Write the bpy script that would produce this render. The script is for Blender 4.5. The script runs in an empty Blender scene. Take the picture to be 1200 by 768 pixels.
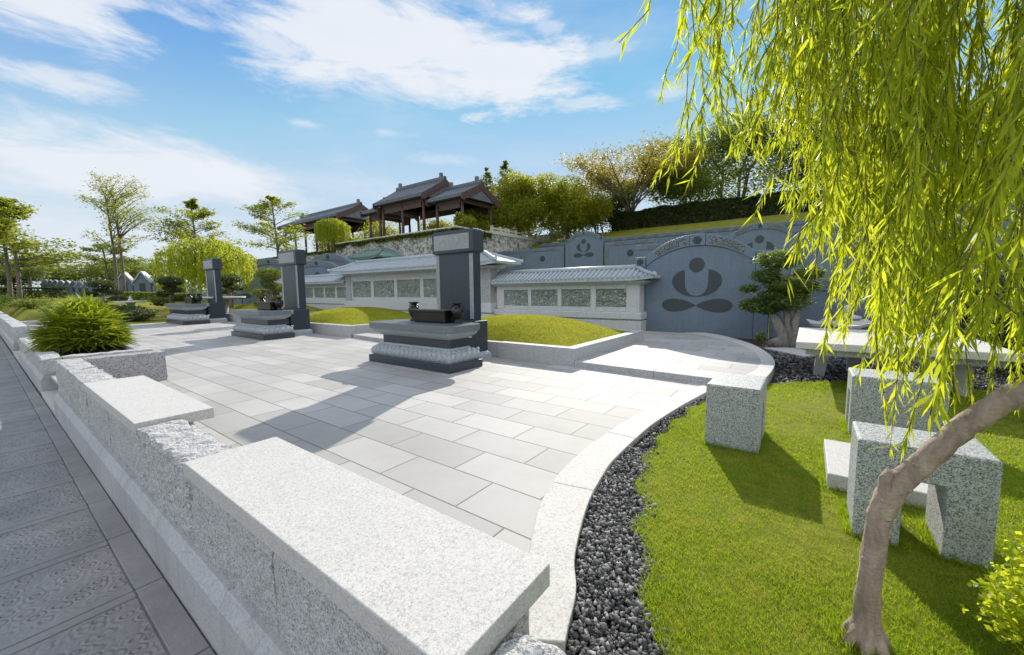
import bpy, math, random
import numpy as np
from mathutils import Vector, Matrix
R = math.radians
random.seed(7); rng = np.random.default_rng(11)
S = bpy.context.scene
COL = S.collection
# ------------------------------------------------------------------ camera
H = 1.40
def cam_axes(yaw, pitch, roll):
    f = Vector((math.sin(yaw)*math.cos(pitch), math.cos(yaw)*math.cos(pitch), -math.sin(pitch)))
    r = Vector((math.cos(yaw), -math.sin(yaw), 0)); u = r.cross(f)
    c, s = math.cos(roll), math.sin(roll)
    return r*c+u*s, u*c-r*s, f
cr, cu, cf = cam_axes(R(-36.536), R(5.313), R(-0.606))
cam = bpy.data.objects.new('camera', bpy.data.cameras.new('camera')); COL.objects.link(cam)
cam.matrix_world = Matrix(((cr.x, cu.x, -cf.x, 0), (cr.y, cu.y, -cf.y, 0), (cr.z, cu.z, -cf.z, H), (0, 0, 0, 1)))
cam.data.sensor_width = 36; cam.data.sensor_fit = 'HORIZONTAL'; cam.data.lens = 36*465.93/1200
cam.data.clip_start = 0.05; cam.data.clip_end = 3000
S.camera = cam
# ------------------------------------------------------------------ sun, sky, exposure
SUN_AZ, SUN_EL = R(-23.5), R(28.0)          # azimuth from +Y towards +X
sd = Vector((math.sin(SUN_AZ)*math.cos(SUN_EL), math.cos(SUN_AZ)*math.cos(SUN_EL), math.sin(SUN_EL)))
sun = bpy.data.objects.new('sun', bpy.data.lights.new('sun', 'SUN')); COL.objects.link(sun)
sun.data.energy = 3.1; sun.data.angle = R(0.55); sun.data.color = (1.0, 0.93, 0.82)
sun.rotation_euler = sd.to_track_quat('Z', 'Y').to_euler(); sun.location = (0, 0, 60)
S.view_settings.view_transform = 'Standard'; S.view_settings.look = 'None'
S.view_settings.gamma = 1; S.view_settings.exposure = 1.03; S.view_settings.use_curve_mapping = False

def N(t, typ, **kw):
    n = t.nodes.new(typ)
    for k, v in kw.items():
        if hasattr(n, k) and not k.startswith('i_'): setattr(n, k, v)
    return n
def setin(n, **kw):
    for k, v in kw.items(): n.inputs[k].default_value = v
W = bpy.data.worlds.new("World"); S.world = W; W.use_nodes = True
wt = W.node_tree; wt.nodes.clear()
def M(t, op, a, b=None, c=None):
    n = t.nodes.new('ShaderNodeMath'); n.operation = op
    for i, v in enumerate((a, b, c)):
        if v is None: continue
        if isinstance(v, (int, float)): n.inputs[i].default_value = v
        else: t.links.new(v, n.inputs[i])
    return n.outputs[0]
def mixc(t, fac, a, b, typ='MIX'):
    n = t.nodes.new('ShaderNodeMix'); n.data_type = 'RGBA'; n.blend_type = typ
    for s, v in ((n.inputs[0], fac), (n.inputs[6], a), (n.inputs[7], b)):
        if isinstance(v, (int, float)): s.default_value = v
        elif isinstance(v, tuple): s.default_value = v if len(v) == 4 else (*v, 1)
        else: t.links.new(v, s)
    return n.outputs[2]
sky = wt.nodes.new('ShaderNodeTexSky'); sky.sky_type = 'NISHITA'; sky.sun_disc = False
sky.sun_elevation = SUN_EL; sky.sun_rotation = SUN_AZ; sky.air_density = 1.2; sky.dust_density = 0.0; sky.ozone_density = 2.5
tc = wt.nodes.new('ShaderNodeTexCoord'); sep = wt.nodes.new('ShaderNodeSeparateXYZ')
wt.links.new(tc.outputs['Generated'], sep.inputs[0])
dx, dy, dz = sep.outputs
az = M(wt, 'MULTIPLY', M(wt, 'ARCTAN2', dx, dy), 57.2958)
el = M(wt, 'MULTIPLY', M(wt, 'ARCSINE', dz), 57.2958)
def wnoise(scale, detail, rough, zs=3.2, dist=0.0):
    mp = wt.nodes.new('ShaderNodeMapping'); mp.inputs['Scale'].default_value = (1, 1, zs)
    wt.links.new(tc.outputs['Generated'], mp.inputs[0])
    n = wt.nodes.new('ShaderNodeTexNoise'); n.inputs['Scale'].default_value = scale
    n.inputs['Detail'].default_value = detail; n.inputs['Roughness'].default_value = rough
    n.inputs['Distortion'].default_value = dist
    wt.links.new(mp.outputs[0], n.inputs['Vector']); return n.outputs['Fac']
nz = wnoise(5.0, 12, 0.66, 3.4, 0.35); nz2 = wnoise(2.1, 5, 0.55, 4.0, 0.1)
nzz = M(wt, 'MULTIPLY', M(wt, 'SUBTRACT', nz, 0.5), 3.0)
def mrange_w(f, a, b_):
    n = wt.nodes.new('ShaderNodeMapRange'); n.interpolation_type = 'SMOOTHSTEP'; wt.links.new(f, n.inputs[0]); n.inputs[1].default_value = a; n.inputs[2].default_value = b_; return n.outputs[0]
def cloud(a0, e0, ra, re, k=1.0, soft=0.45, amp=1.0):
    q = M(wt, 'ADD', M(wt, 'POWER', M(wt, 'DIVIDE', M(wt, 'SUBTRACT', az, a0), ra), 2),
          M(wt, 'POWER', M(wt, 'DIVIDE', M(wt, 'SUBTRACT', el, e0), re), 2))
    m = M(wt, 'ADD', M(wt, 'SUBTRACT', 1.0, M(wt, 'SQRT', q)), M(wt, 'MULTIPLY', nzz, amp))
    r = wt.nodes.new('ShaderNodeMapRange'); r.interpolation_type = 'SMOOTHSTEP'
    wt.links.new(m, r.inputs[0]); r.inputs[1].default_value = 0.0; r.inputs[2].default_value = soft; r.inputs[4].default_value = k
    return r.outputs[0]
cl = [cloud(-53, 29.5, 25, 8.6, .97, .7, .72), cloud(-36, 27.0, 12, 4.8, .95, .6, .8), cloud(-60, 33, 18, 6, .95, .7, .9), cloud(-66, 27, 10, 3.2, .8, .8, 1.0),
      cloud(-86, 25.5, 10, 4.6, .9, .7, .9), cloud(-84, 19, 8, 1.6, .75, .9, 1.2), cloud(-79, 12.4, 19, 4.9, .92, .7, .6), cloud(-80, 6, 30, 6, .65, 1.2, .7),
      cloud(-41, 22.6, 4.5, 1.3, .75, .9, 1.5), cloud(-27, 23.6, 6, 1.1, .6, 1.0, 1.6), cloud(-31.5, 31.5, 3, 1.0, .5, 1.0, 1.6), cloud(-23.6, 29, 3, 1.2, .45, 1.0, 1.6),
      cloud(-15, 24, 3.5, 1.5, .55, 1.0, 1.5), cloud(-62.6, 20, 3, .7, .45, 1.0, 1.6), cloud(-53.5, 20.2, 2.6, .55, .4, 1.0, 1.6), cloud(-44, 17.3, 8, 1.1, .4, 1.2, 1.3), cloud(-26, 17, 7, .9, .4, 1.2, 1.3),
      cloud(-58, 14, 17, 3, .4, 1.3, 1.0), cloud(50, 40, 40, 22, .8, .7, 1.0)]
acc = cl[0]
for c in cl[1:]: acc = M(wt, 'MAXIMUM', acc, c)
hz = wt.nodes.new('ShaderNodeMapRange'); wt.links.new(el, hz.inputs[0]); hz.interpolation_type = 'SMOOTHSTEP'
for i, v in ((1, 30.0), (2, 0.0), (3, 0.0), (4, 0.8)): hz.inputs[i].default_value = v
SKYC = wt.nodes.new('ShaderNodeHueSaturation'); SKYC.inputs['Saturation'].default_value = 1.2; SKYC.inputs['Value'].default_value = .92
wt.links.new(sky.outputs[0], SKYC.inputs['Color'])
hup = wt.nodes.new('ShaderNodeMapRange'); wt.links.new(el, hup.inputs[0])
for i, v in ((1, 2.0), (2, 34.0), (3, 0.0), (4, 1.0)): hup.inputs[i].default_value = v
cap = mixc(wt, hup.outputs[0], (3.8, 4.45, 4.95), (1.65, 2.85, 4.5))
skyc = mixc(wt, hz.outputs[0], SKYC.outputs[0], (3.7, 4.5, 5.1))
skyc = mixc(wt, .85, skyc, cap, 'DARKEN')
# thin high veil with a wispy edge
veil = M(wt, 'MULTIPLY', mrange_w(nz2, .45, .75), .28)
skyc = mixc(wt, veil, skyc, (4.3, 4.8, 5.3))
cshade = mixc(wt, nz2, (4.5, 4.8, 5.35), (5.35, 5.4, 5.5))
skyc = mixc(wt, acc, skyc, cshade)
# extra-bright cloud decks out of view, behind and overhead, added to fill the shadows
fill_clouds = M(wt, 'MAXIMUM', M(wt, 'MAXIMUM', cloud(115, 40, 80, 36, .95, .7, 1.0), cloud(172, 32, 60, 28, .95, .7, 1.0)), M(wt, 'MAXIMUM', cloud(-150, 36, 50, 28, .9, .7, 1.0), cloud(30, 80, 300, 30, .8, .8, 1.0)))
skyc = mixc(wt, fill_clouds, skyc, (9.6, 9.7, 9.9))
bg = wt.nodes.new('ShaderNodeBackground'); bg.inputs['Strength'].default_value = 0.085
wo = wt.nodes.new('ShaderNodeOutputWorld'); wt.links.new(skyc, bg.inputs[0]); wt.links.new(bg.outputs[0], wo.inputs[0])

# ------------------------------------------------------------------ helpers
def tag(o, label=None, cat=None, group=None, kind=None):
    if label: o['label'] = label
    if cat: o['category'] = cat
    if group: o['group'] = group
    if kind: o['kind'] = kind
    return o
def thing(name, loc, label, cat, group=None):
    o = bpy.data.objects.new(name, None); COL.objects.link(o); o.location = loc; o.empty_display_size = .2
    return tag(o, label, cat, group)
def wloc(o):
    v = Vector((0, 0, 0))
    while o: v += o.location; o = o.parent
    return v
class MB:
    def __init__(s): s.v = []; s.f = []; s.m = []; s.s = []
    def add(s, vs, fs, mi=0, sm=False):
        b = len(s.v); s.v += [tuple(v) for v in vs]
        for f in fs: s.f.append([i+b for i in f]); s.m.append(mi); s.s.append(sm)
        return s
    def box(s, x0, x1, y0, y1, z0, z1, mi=0):
        vs = [(x, y, z) for z in (z0, z1) for y in (y0, y1) for x in (x0, x1)]
        return s.add(vs, [(0, 2, 3, 1), (4, 5, 7, 6), (0, 1, 5, 4), (2, 6, 7, 3), (0, 4, 6, 2), (1, 3, 7, 5)], mi)
    def frus(s, a, b, z0, z1, mi=0):           # a,b = (x0,x1,y0,y1) bottom / top
        vs = [(x, y, z0) for y in a[2:] for x in a[:2]]+[(x, y, z1) for y in b[2:] for x in b[:2]]
        return s.add(vs, [(0, 2, 3, 1), (4, 5, 7, 6), (0, 1, 5, 4), (2, 6, 7, 3), (0, 4, 6, 2), (1, 3, 7, 5)], mi)
    def prism(s, poly, a0, a1, axis='y', mi=0, sm=False):   # outline extruded along an axis
        n = len(poly)
        def p(q, a): return {'y': (q[0], a, q[1]), 'x': (a, q[0], q[1]), 'z': (q[0], q[1], a)}[axis]
        vs = [p(q, a0) for q in poly]+[p(q, a1) for q in poly]
        s.add(vs, [list(range(n))[::-1], list(range(n, 2*n))], mi)
        b = len(s.v)-2*n
        for i in range(n):
            s.f.append([b+i, b+(i+1) % n, b+n+(i+1) % n, b+n+i]); s.m.append(mi); s.s.append(sm)
        return s
    def strip(s, inner, outer, z0, z1, mi=0):   # band between two polylines with thickness
        n = len(inner); vs = []
        for z in (z0, z1):
            vs += [(p[0], p[1], z) for p in inner]+[(p[0], p[1], z) for p in outer]
        fs = []
        for i in range(n-1):
            fs += [(2*n+i, 2*n+i+1, 3*n+i+1, 3*n+i), (i, n+i, n+i+1, i+1), (i, i+1, 2*n+i+1, 2*n+i), (n+i, 3*n+i, 3*n+i+1, n+i+1)]
        fs += [(0, 2*n, 3*n, n), (n-1, 2*n-1, 4*n-1, 3*n-1)]
        return s.add(vs, fs, mi)
    def tube(s, pts, rad, n=8, mi=0, sm=True, jit=0.0):
        pts = [Vector(p) for p in pts]
        if isinstance(rad, (int, float)): rad = [rad]*len(pts)
        b = len(s.v); up = Vector((0.31, 0.17, 0.93)); k = len(pts)
        for i, p in enumerate(pts):
            d = (pts[min(i+1, k-1)]-pts[max(i-1, 0)]).normalized()
            u = d.cross(up)
            if u.length < 1e-3: u = d.cross(Vector((1, 0, 0)))
            u.normalize(); w = d.cross(u)
            for j in range(n):
                a = 2*math.pi*j/n; r = rad[i]*(1+jit*(random.random()-.5))
                s.v.append(tuple(p+u*(math.cos(a)*r)+w*(math.sin(a)*r)))
        for i in range(k-1):
            for j in range(n):
                s.f.append([b+i*n+j, b+i*n+(j+1) % n, b+(i+1)*n+(j+1) % n, b+(i+1)*n+j]); s.m.append(mi); s.s.append(sm)
        s.f.append([b+j for j in range(n)][::-1]); s.m.append(mi); s.s.append(False)
        s.f.append([b+(k-1)*n+j for j in range(n)]); s.m.append(mi); s.s.append(False)
        return s
    def lathe(s, prof, cx, cy, z0=0, n=20, mi=0, sm=True, sq=None):
        b = len(s.v)
        for r, z in prof:
            for j in range(n):
                a = 2*math.pi*j/n; s.v.append((cx+math.cos(a)*r, cy+math.sin(a)*r, z0+z))
        for i in range(len(prof)-1):
            for j in range(n):
                s.f.append([b+i*n+j, b+i*n+(j+1) % n, b+(i+1)*n+(j+1) % n, b+(i+1)*n+j]); s.m.append(mi); s.s.append(sm)
        s.f.append([b+j for j in range(n)][::-1]); s.m.append(mi); s.s.append(False)
        e = b+(len(prof)-1)*n
        s.f.append([e+j for j in range(n)]); s.m.append(mi); s.s.append(False)
        return s
    def build(s, name, mats, parent=None, bevel=0, seg=2, loc=None):
        if not isinstance(mats, (list, tuple)): mats = [mats]
        org = wloc(parent) if parent else Vector(loc or (0, 0, 0))
        me = bpy.data.meshes.new(name)
        me.from_pydata([tuple(Vector(v)-org) for v in s.v], [], s.f)
        for m in mats: me.materials.append(m)
        me.polygons.foreach_set('material_index', s.m); me.polygons.foreach_set('use_smooth', s.s)
        me.update()
        o = bpy.data.objects.new(name, me); COL.objects.link(o)
        if parent: o.parent = parent
        else: o.location = org
        if bevel:
            b = o.modifiers.new('bevel', 'BEVEL'); b.width = bevel; b.segments = seg; b.limit_method = 'ANGLE'; b.angle_limit = R(40)
        return o
def polys(name, V, mat, parent=None, loc=None, smooth=False):
    """V: (n,k,3) world-space faces of k corners each -> one mesh"""
    V = np.asarray(V, float); n, k, _ = V.shape
    org = np.array(wloc(parent) if parent else (loc or (0, 0, 0)), float)
    me = bpy.data.meshes.new(name)
    me.vertices.add(n*k); me.loops.add(n*k); me.polygons.add(n)
    me.vertices.foreach_set('co', (V-org).astype(np.float32).ravel())
    me.loops.foreach_set('vertex_index', np.arange(n*k, dtype=np.int32))
    me.polygons.foreach_set('loop_start', np.arange(0, n*k, k, dtype=np.int32))
    me.polygons.foreach_set('loop_total', np.full(n, k, dtype=np.int32))
    if smooth: me.polygons.foreach_set('use_smooth', np.ones(n, dtype=bool))
    me.materials.append(mat); me.update(calc_edges=True)
    o = bpy.data.objects.new(name, me); COL.objects.link(o)
    if parent: o.parent = parent
    else: o.location = tuple(org)
    return o
def copy_tree(o, parent=None):
    c = o.copy(); COL.objects.link(c)
    if parent: c.parent = parent
    for ch in list(o.children): copy_tree(ch, c)
    return c
def fbm(x, y, f=1.0, seed=0, octv=4):
    """cheap smooth noise in [-1,1]"""
    r = np.random.default_rng(seed); out = 0; a = 1; tot = 0
    for i in range(octv):
        for j in range(3):
            th = r.uniform(0, 6.28); ph = r.uniform(0, 6.28); k = f*(2**i)*r.uniform(.7, 1.3)
            out = out + a/3*np.sin(k*(x*math.cos(th)+y*math.sin(th))+ph)
        tot += a/2; a *= .55
    return out/tot

# ------------------------------------------------------------------ materials
def newmat(name):
    m = bpy.data.materials.new(name); m.use_nodes = True; t = m.node_tree
    return m, t, t.nodes['Principled BSDF']
def tnoise(t, scale, detail=4, rough=.55, vec=None, dist=0):
    n = t.nodes.new('ShaderNodeTexNoise'); setin(n, Scale=scale, Detail=detail, Roughness=rough, Distortion=dist)
    if vec is not None: t.links.new(vec, n.inputs['Vector'])
    return n.outputs['Fac']
def tvor(t, scale, vec=None, feature='F1', out='Distance', rnd=1.0):
    n = t.nodes.new('ShaderNodeTexVoronoi'); n.feature = feature; setin(n, Scale=scale, Randomness=rnd)
    if vec is not None: t.links.new(vec, n.inputs['Vector'])
    return n.outputs[out]
def ramp(t, fac, stops, interp='LINEAR'):
    n = t.nodes.new('ShaderNodeValToRGB'); n.color_ramp.interpolation = interp
    e = n.color_ramp.elements
    while len(e) < len(stops): e.new(.5)
    for q, (p, c) in zip(e, stops):
        q.position = p; q.color = (*c, 1) if len(c) == 3 else c
    t.links.new(fac, n.inputs[0]); return n.outputs[0]
def mrange(t, fac, a, b, c=0., d=1.):
    n = t.nodes.new('ShaderNodeMapRange'); t.links.new(fac, n.inputs[0])
    for i, v in enumerate((a, b, c, d)): n.inputs[i+1].default_value = v
    return n.outputs[0]
def bump(t, b, h, strength=.3, dist=.01, prev=None):
    n = t.nodes.new('ShaderNodeBump'); setin(n, Strength=strength, Distance=dist)
    t.links.new(h, n.inputs['Height'])
    if prev is not None: t.links.new(prev, n.inputs['Normal'])
    t.links.new(n.outputs[0], b.inputs['Normal']); return n.outputs[0]
def ocoord(t):
    return t.nodes.new('ShaderNodeTexCoord').outputs['Object']
def granite(name, light, dark, speck=.35, scale=150, rough=.6, bmp=.15, bscale=120, bdist=.004, stain=.25, spec=.3):
    m, t, b = newmat(name); v = ocoord(t)
    cellc = tvor(t, scale, v, 'F1', 'Color'); bw = t.nodes.new('ShaderNodeSeparateColor'); t.links.new(cellc, bw.inputs[0])
    cell = bw.outputs[0]
    cc2 = tvor(t, scale*.55, v, 'F1', 'Color'); bw2 = t.nodes.new('ShaderNodeSeparateColor'); t.links.new(cc2, bw2.inputs[0])
    n1 = tnoise(t, scale*.22, 5, .7, v)
    f = M(t, 'ADD', M(t, 'ADD', M(t, 'MULTIPLY', cell, .42), M(t, 'MULTIPLY', bw2.outputs[1], .33)), M(t, 'MULTIPLY', n1, .42))
    mid = tuple((a+c)/2 for a, c in zip(light, dark))
    c = ramp(t, f, [(speck-.06, dark), (speck+.06, mid), (speck+.25, light), (.95, tuple(min(1, q*1.12) for q in light))])
    st = tnoise(t, 2.3, 6, .65, v)
    c = mixc(t, mrange(t, st, .45, .75, 0, stain), c, tuple(q*.62 for q in light))
    mpz = t.nodes.new('ShaderNodeMapping'); mpz.inputs['Scale'].default_value = (7, 7, .5); t.links.new(v, mpz.inputs[0])
    c = mixc(t, mrange(t, tnoise(t, 1.0, 5, .7, mpz.outputs[0]), .52, .78, 0, stain*1.1), c, tuple(q*.55 for q in light))
    t.links.new(c, b.inputs['Base Color'])
    setin(b, Roughness=rough); b.inputs['Specular IOR Level'].default_value = spec
    h = M(t, 'ADD', tnoise(t, bscale, 4, .7, v), M(t, 'MULTIPLY', tnoise(t, bscale*.25, 4, .6, v), 1.2))
    bump(t, b, h, bmp, bdist)
    return m
G_CAP = granite('pale flamed granite', (.51, .50, .48), (.34, .335, .33), .37, 260, .75, .25, 160, .003, .12)
G_ROUGH = granite('rough split granite', (.56, .56, .555), (.22, .225, .23), .40, 210, .85, .9, 45, .02, .30)
G_PLINTH = granite('smooth pale granite', (.43, .43, .43), (.33, .33, .335), .36, 150, .7, .12, 90, .003, .6)
G_KERB = granite('pale kerb granite', (.53, .52, .495), (.36, .355, .345), .36, 160, .75, .2, 130, .003, .25)
G_SPECK = granite('black flecked granite', (.50, .52, .51), (.09, .105, .105), .46, 270, .62, .25, 110, .003, .22)
G_SIDE = granite('bedding kerb granite', (.46, .465, .47), (.25, .255, .26), .38, 140, .75, .25, 120, .004, .35)
G_TOMB = granite('blue grey tomb granite', (.155, .205, .26), (.11, .147, .185), .36, 130, .55, .08, 90, .002, .42)
G_DARKP = granite('dark engraved granite', (.06, .072, .08), (.035, .042, .046), .36, 150, .5, .15, 90, .003, .2)
G_DARK = granite('dark polished granite', (.04, .05, .065), (.02, .025, .034), .42, 170, .32, .03, 120, .001, .15, .5)
G_MEMW = granite('white memorial granite', (.58, .585, .58), (.36, .365, .37), .38, 120, .65, .2, 60, .006, .3)
G_TILE = granite('glazed grey tile', (.40, .445, .48), (.26, .29, .32), .36, 60, .4, .1, 60, .004, .3)
m, t, b = newmat('black polished stone'); setin(b, Roughness=.22); b.inputs['Base Color'].default_value = (.010, .007, .007, 1); BLACK = m
def carved(name, hi, lo, scale, strength=1.0, dist=.03, rough=.7):
    m, t, b = newmat(name); v = ocoord(t)
    w = t.nodes.new('ShaderNodeVectorMath'); w.operation = 'ADD'; t.links.new(v, w.inputs[0])
    nn = t.nodes.new('ShaderNodeTexNoise'); setin(nn, Scale=scale*.6, Detail=2); t.links.new(v, nn.inputs['Vector'])
    sc = t.nodes.new('ShaderNodeVectorMath'); sc.operation = 'SCALE'; sc.inputs['Scale'].default_value = 1.4/scale; t.links.new(nn.outputs['Color'], sc.inputs[0])
    t.links.new(sc.outputs[0], w.inputs[1])
    d = tvor(t, scale, w.outputs[0]); ring = M(t, 'ABSOLUTE', M(t, 'SINE', M(t, 'MULTIPLY', d, 11.0)))
    n = tnoise(t, scale*2.2, 4, .6, v)
    h = M(t, 'ADD', M(t, 'MULTIPLY', ring, .7), M(t, 'MULTIPLY', n, .6))
    c = ramp(t, h, [(.25, lo), (.75, hi)])
    t.links.new(c, b.inputs['Base Color']); setin(b, Roughness=rough)
    bump(t, b, h, strength, dist); return m
CARVE_W = carved('carved white granite', (.50, .51, .51), (.30, .31, .315), 9, 1.0, .03)
CARVE_LOTUS = carved('carved lotus granite', (.40, .435, .46), (.27, .295, .31), 15, .6, .02)
CARVE_G = carved('carved green relief stone', (.42, .46, .42), (.17, .20, .18), 7, 1.0, .06)
CARVE_D = carved('carved dark scroll stone', (.20, .22, .225), (.06, .07, .072), 6.5, 1.0, .04)
CARVE_FACE = carved('carved inscription ground', (.52, .545, .56), (.24, .26, .27), 26, 1.0, .02)
# paving with joints
def paving(name, c1, c2, joint, bw, bh, ox, oy, off=.5, msize=.006):
    m, t, b = newmat(name); g = t.nodes.new('ShaderNodeNewGeometry')
    mp = t.nodes.new('ShaderNodeMapping'); mp.inputs['Location'].default_value = (-ox, -oy, 0); t.links.new(g.outputs['Position'], mp.inputs[0])
    k = t.nodes.new('ShaderNodeTexBrick'); k.offset = off; k.offset_frequency = 2
    setin(k, Scale=1.0, **{'Brick Width': bw, 'Row Height': bh, 'Mortar Size': msize, 'Mortar Smooth': .1, 'Bias': 0.0})
    k.inputs['Color1'].default_value = (*c1, 1); k.inputs['Color2'].default_value = (*c2, 1); k.inputs['Mortar'].default_value = (*joint, 1)
    t.links.new(mp.outputs[0], k.inputs['Vector'])
    st = tnoise(t, .8, 6, .62, g.outputs['Position']); fine = tnoise(t, 160, 3, .7, g.outputs['Position'])
    c = mixc(t, mrange(t, st, .42, .75, 0, .42), k.outputs['Color'], (c2[0]*.62, c2[1]*.60, c2[2]*.57))
    c = mixc(t, mrange(t, fine, .35, .65, .0, .16), c, tuple(q*.6 for q in c2))
    sm = tnoise(t, 5, 5, .7, g.outputs['Position'])
    c = mixc(t, mrange(t, sm, .56, .72, 0, .16), c, tuple(q*.72 for q in c1))
    t.links.new(c, b.inputs['Base Color']); setin(b, Roughness=.72); b.inputs['Specular IOR Level'].default_value = .35
    h = M(t, 'ADD', M(t, 'MULTIPLY', k.outputs['Fac'], -1.0), M(t, 'MULTIPLY', fine, .12))
    bump(t, b, h, .6, .006); return m
PAVE = paving('pale granite paving', (.45, .445, .43), (.34, .335, .325), (.14, .135, .12), .812, .394, -1.377, 1.762)
# walkway slate
def slate(name, carve):
    m, t, b = newmat(name); v = ocoord(t)
    n = tnoise(t, 1.7, 6, .65, v); f = tnoise(t, 45, 4, .7, v)
    c = ramp(t, n, [(.3, (.17, .172, .172)), (.7, (.28, .275, .268))])
    c = mixc(t, mrange(t, f, .4, .7, 0, .3), c, (.12, .12, .122))
    if carve:
        w = t.nodes.new('ShaderNodeVectorMath'); w.operation = 'ADD'; t.links.new(v, w.inputs[0])
        nn = t.nodes.new('ShaderNodeTexNoise'); setin(nn, Scale=5, Detail=2); t.links.new(v, nn.inputs['Vector'])
        sc = t.nodes.new('ShaderNodeVectorMath'); sc.operation = 'SCALE'; sc.inputs['Scale'].default_value = .035; t.links.new(nn.outputs['Color'], sc.inputs[0])
        t.links.new(sc.outputs[0], w.inputs[1])
        d = tvor(t, 12.5, w.outputs[0])
        ring = M(t, 'SINE', M(t, 'MULTIPLY', d, 20.0))
        ring = M(t, 'MULTIPLY', ring, mrange(t, d, .05, .6, 1, .15))
        h = M(t, 'ADD', M(t, 'MULTIPLY', ring, .9), M(t, 'MULTIPLY', f, .5))
        bump(t, b, h, .7, .016)
    else: bump(t, b, f, .5, .006)
    t.links.new(c, b.inputs['Base Color']); setin(b, Roughness=.6); return m
SLATE = slate('carved slate', True); SLATE_F = slate('plain slate border', False)
# foliage
def leafmat(name, c1, c2, c3=None, trans=.45, rough=.5, tcol=None, dry=None):
    m = bpy.data.materials.new(name); m.use_nodes = True; t = m.node_tree; t.nodes.clear()
    g = t.nodes.new('ShaderNodeNewGeometry')
    stops = [(0, c1), (.6, c2), (1, c3 or c2)]
    c = ramp(t, g.outputs['Random Per Island'], stops)
    nn = tnoise(t, .9, 3, .5, g.outputs['Position'])
    c = mixc(t, mrange(t, nn, .35, .7, 0, .45), c, c1)
    if dry:
        n2 = tnoise(t, 3.3, 5, .65, g.outputs['Position']); c = mixc(t, mrange(t, n2, .52, .70, 0, .75), c, dry)
    p = t.nodes.new('ShaderNodeBsdfPrincipled'); t.links.new(c, p.inputs['Base Color']); p.inputs['Roughness'].default_value = rough
    p.inputs['Specular IOR Level'].default_value = .3
    tr = t.nodes.new('ShaderNodeBsdfTranslucent')
    tt = mixc(t, .5, c, tcol or tuple(min(1, q*1.9) for q in (c3 or c2)))
    t.links.new(tt, tr.inputs[0])
    mx = t.nodes.new('ShaderNodeMixShader'); mx.inputs[0].default_value = trans
    t.links.new(p.outputs[0], mx.inputs[1]); t.links.new(tr.outputs[0], mx.inputs[2])
    o = t.nodes.new('ShaderNodeOutputMaterial'); t.links.new(mx.outputs[0], o.inputs[0]); return m
L_WILLOW = leafmat('willow leaf', (.13, .22, .014), (.33, .42, .02), (.60, .58, .035), .66, .42, (.90, .95, .04))
L_WILFAR = leafmat('far willow leaf', (.15, .23, .018), (.29, .36, .02), (.44, .46, .03), .6, .5, (.78, .80, .05))
L_BONSAI = leafmat('ficus leaf', (.05, .09, .018), (.12, .19, .032), (.28, .34, .08), .4, .45)
L_DARK = leafmat('dark evergreen leaf', (.03, .05, .016), (.06, .09, .026), (.12, .15, .045), .4, .5)
L_MID = leafmat('mid green leaf', (.06, .10, .018), (.13, .19, .028), (.24, .28, .045), .5, .5)
L_TIER = leafmat('almond leaf', (.08, .13, .018), (.19, .25, .025), (.36, .37, .04), .52, .5)
L_BAMB = leafmat('bamboo leaf', (.07, .11, .014), (.18, .23, .02), (.42, .41, .03), .52, .5)
L_RAIN = leafmat('rain tree leaf', (.09, .14, .02), (.22, .24, .03), (.40, .29, .035), .5, .5)
L_PALM = leafmat('lady palm leaf', (.06, .12, .012), (.17, .25, .016), (.38, .42, .03), .48, .38, (.6, .66, .03))
L_SHRUB = leafmat('shrub leaf', (.05, .08, .012), (.11, .15, .02), (.22, .24, .03), .4, .5)
L_GRASS = leafmat('lawn blade', (.105, .20, .012), (.22, .345, .016), (.42, .44, .03), .55, .6, (.53, .67, .02), (.30, .25, .06))
L_MOUND = leafmat('mound blade', (.20, .25, .022), (.33, .37, .028), (.47, .45, .05), .5, .6, (.6, .55, .04), (.36, .29, .09))
def bark(name, c1, c2, scale=14, crack=.9, strength=1.0):
    m, t, b = newmat(name); v = ocoord(t)
    mp = t.nodes.new('ShaderNodeMapping'); mp.inputs['Scale'].default_value = (1, 1, .35); t.links.new(v, mp.inputs[0])
    n = tnoise(t, scale, 6, .7, mp.outputs[0], .6); k = tnoise(t, scale*.22, 3, .5, v)
    h = M(t, 'ADD', n, M(t, 'MULTIPLY', k, .4))
    t.links.new(ramp(t, h, [(.45, c2), (.85, c1)]), b.inputs['Base Color']); setin(b, Roughness=.85)
    k2 = t.nodes.new('ShaderNodeMapping'); k2.inputs['Scale'].default_value = (1, 1, 3.2); t.links.new(v, k2.inputs[0])
    hh = M(t, 'ADD', n, M(t, 'MULTIPLY', tvor(t, scale*1.2, k2.outputs[0], 'DISTANCE_TO_EDGE'), crack))
    bump(t, b, hh, strength, .03); return m
BARK = bark('grey brown bark', (.22, .19, .16), (.09, .075, .06)); BARK_W = bark('willow bark', (.42, .33, .26), (.15, .11, .082), 17, .25, .6)
BARK_F = bark('pale ficus bark', (.40, .37, .34), (.14, .12, .105), 16)
def soil(name, c1, c2, scale=6):
    m, t, b = newmat(name); g = t.nodes.new('ShaderNodeNewGeometry'); n = tnoise(t, scale, 8, .7, g.outputs['Position'])
    t.links.new(ramp(t, n, [(.35, c1), (.7, c2)]), b.inputs['Base Color']); setin(b, Roughness=.95); b.inputs['Specular IOR Level'].default_value = .1
    bump(t, b, n, .7, .03); return m
SOIL = soil('dark bedding soil', (.03, .027, .024), (.07, .06, .05), 30); MULCH = soil('brown bark mulch', (.05, .028, .018), (.12, .07, .045), 40)
TURF = soil('lawn turf', (.12, .15, .012), (.24, .24, .03), 9); TURF_M = soil('mound turf', (.21, .23, .022), (.35, .345, .04), 9)
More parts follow.
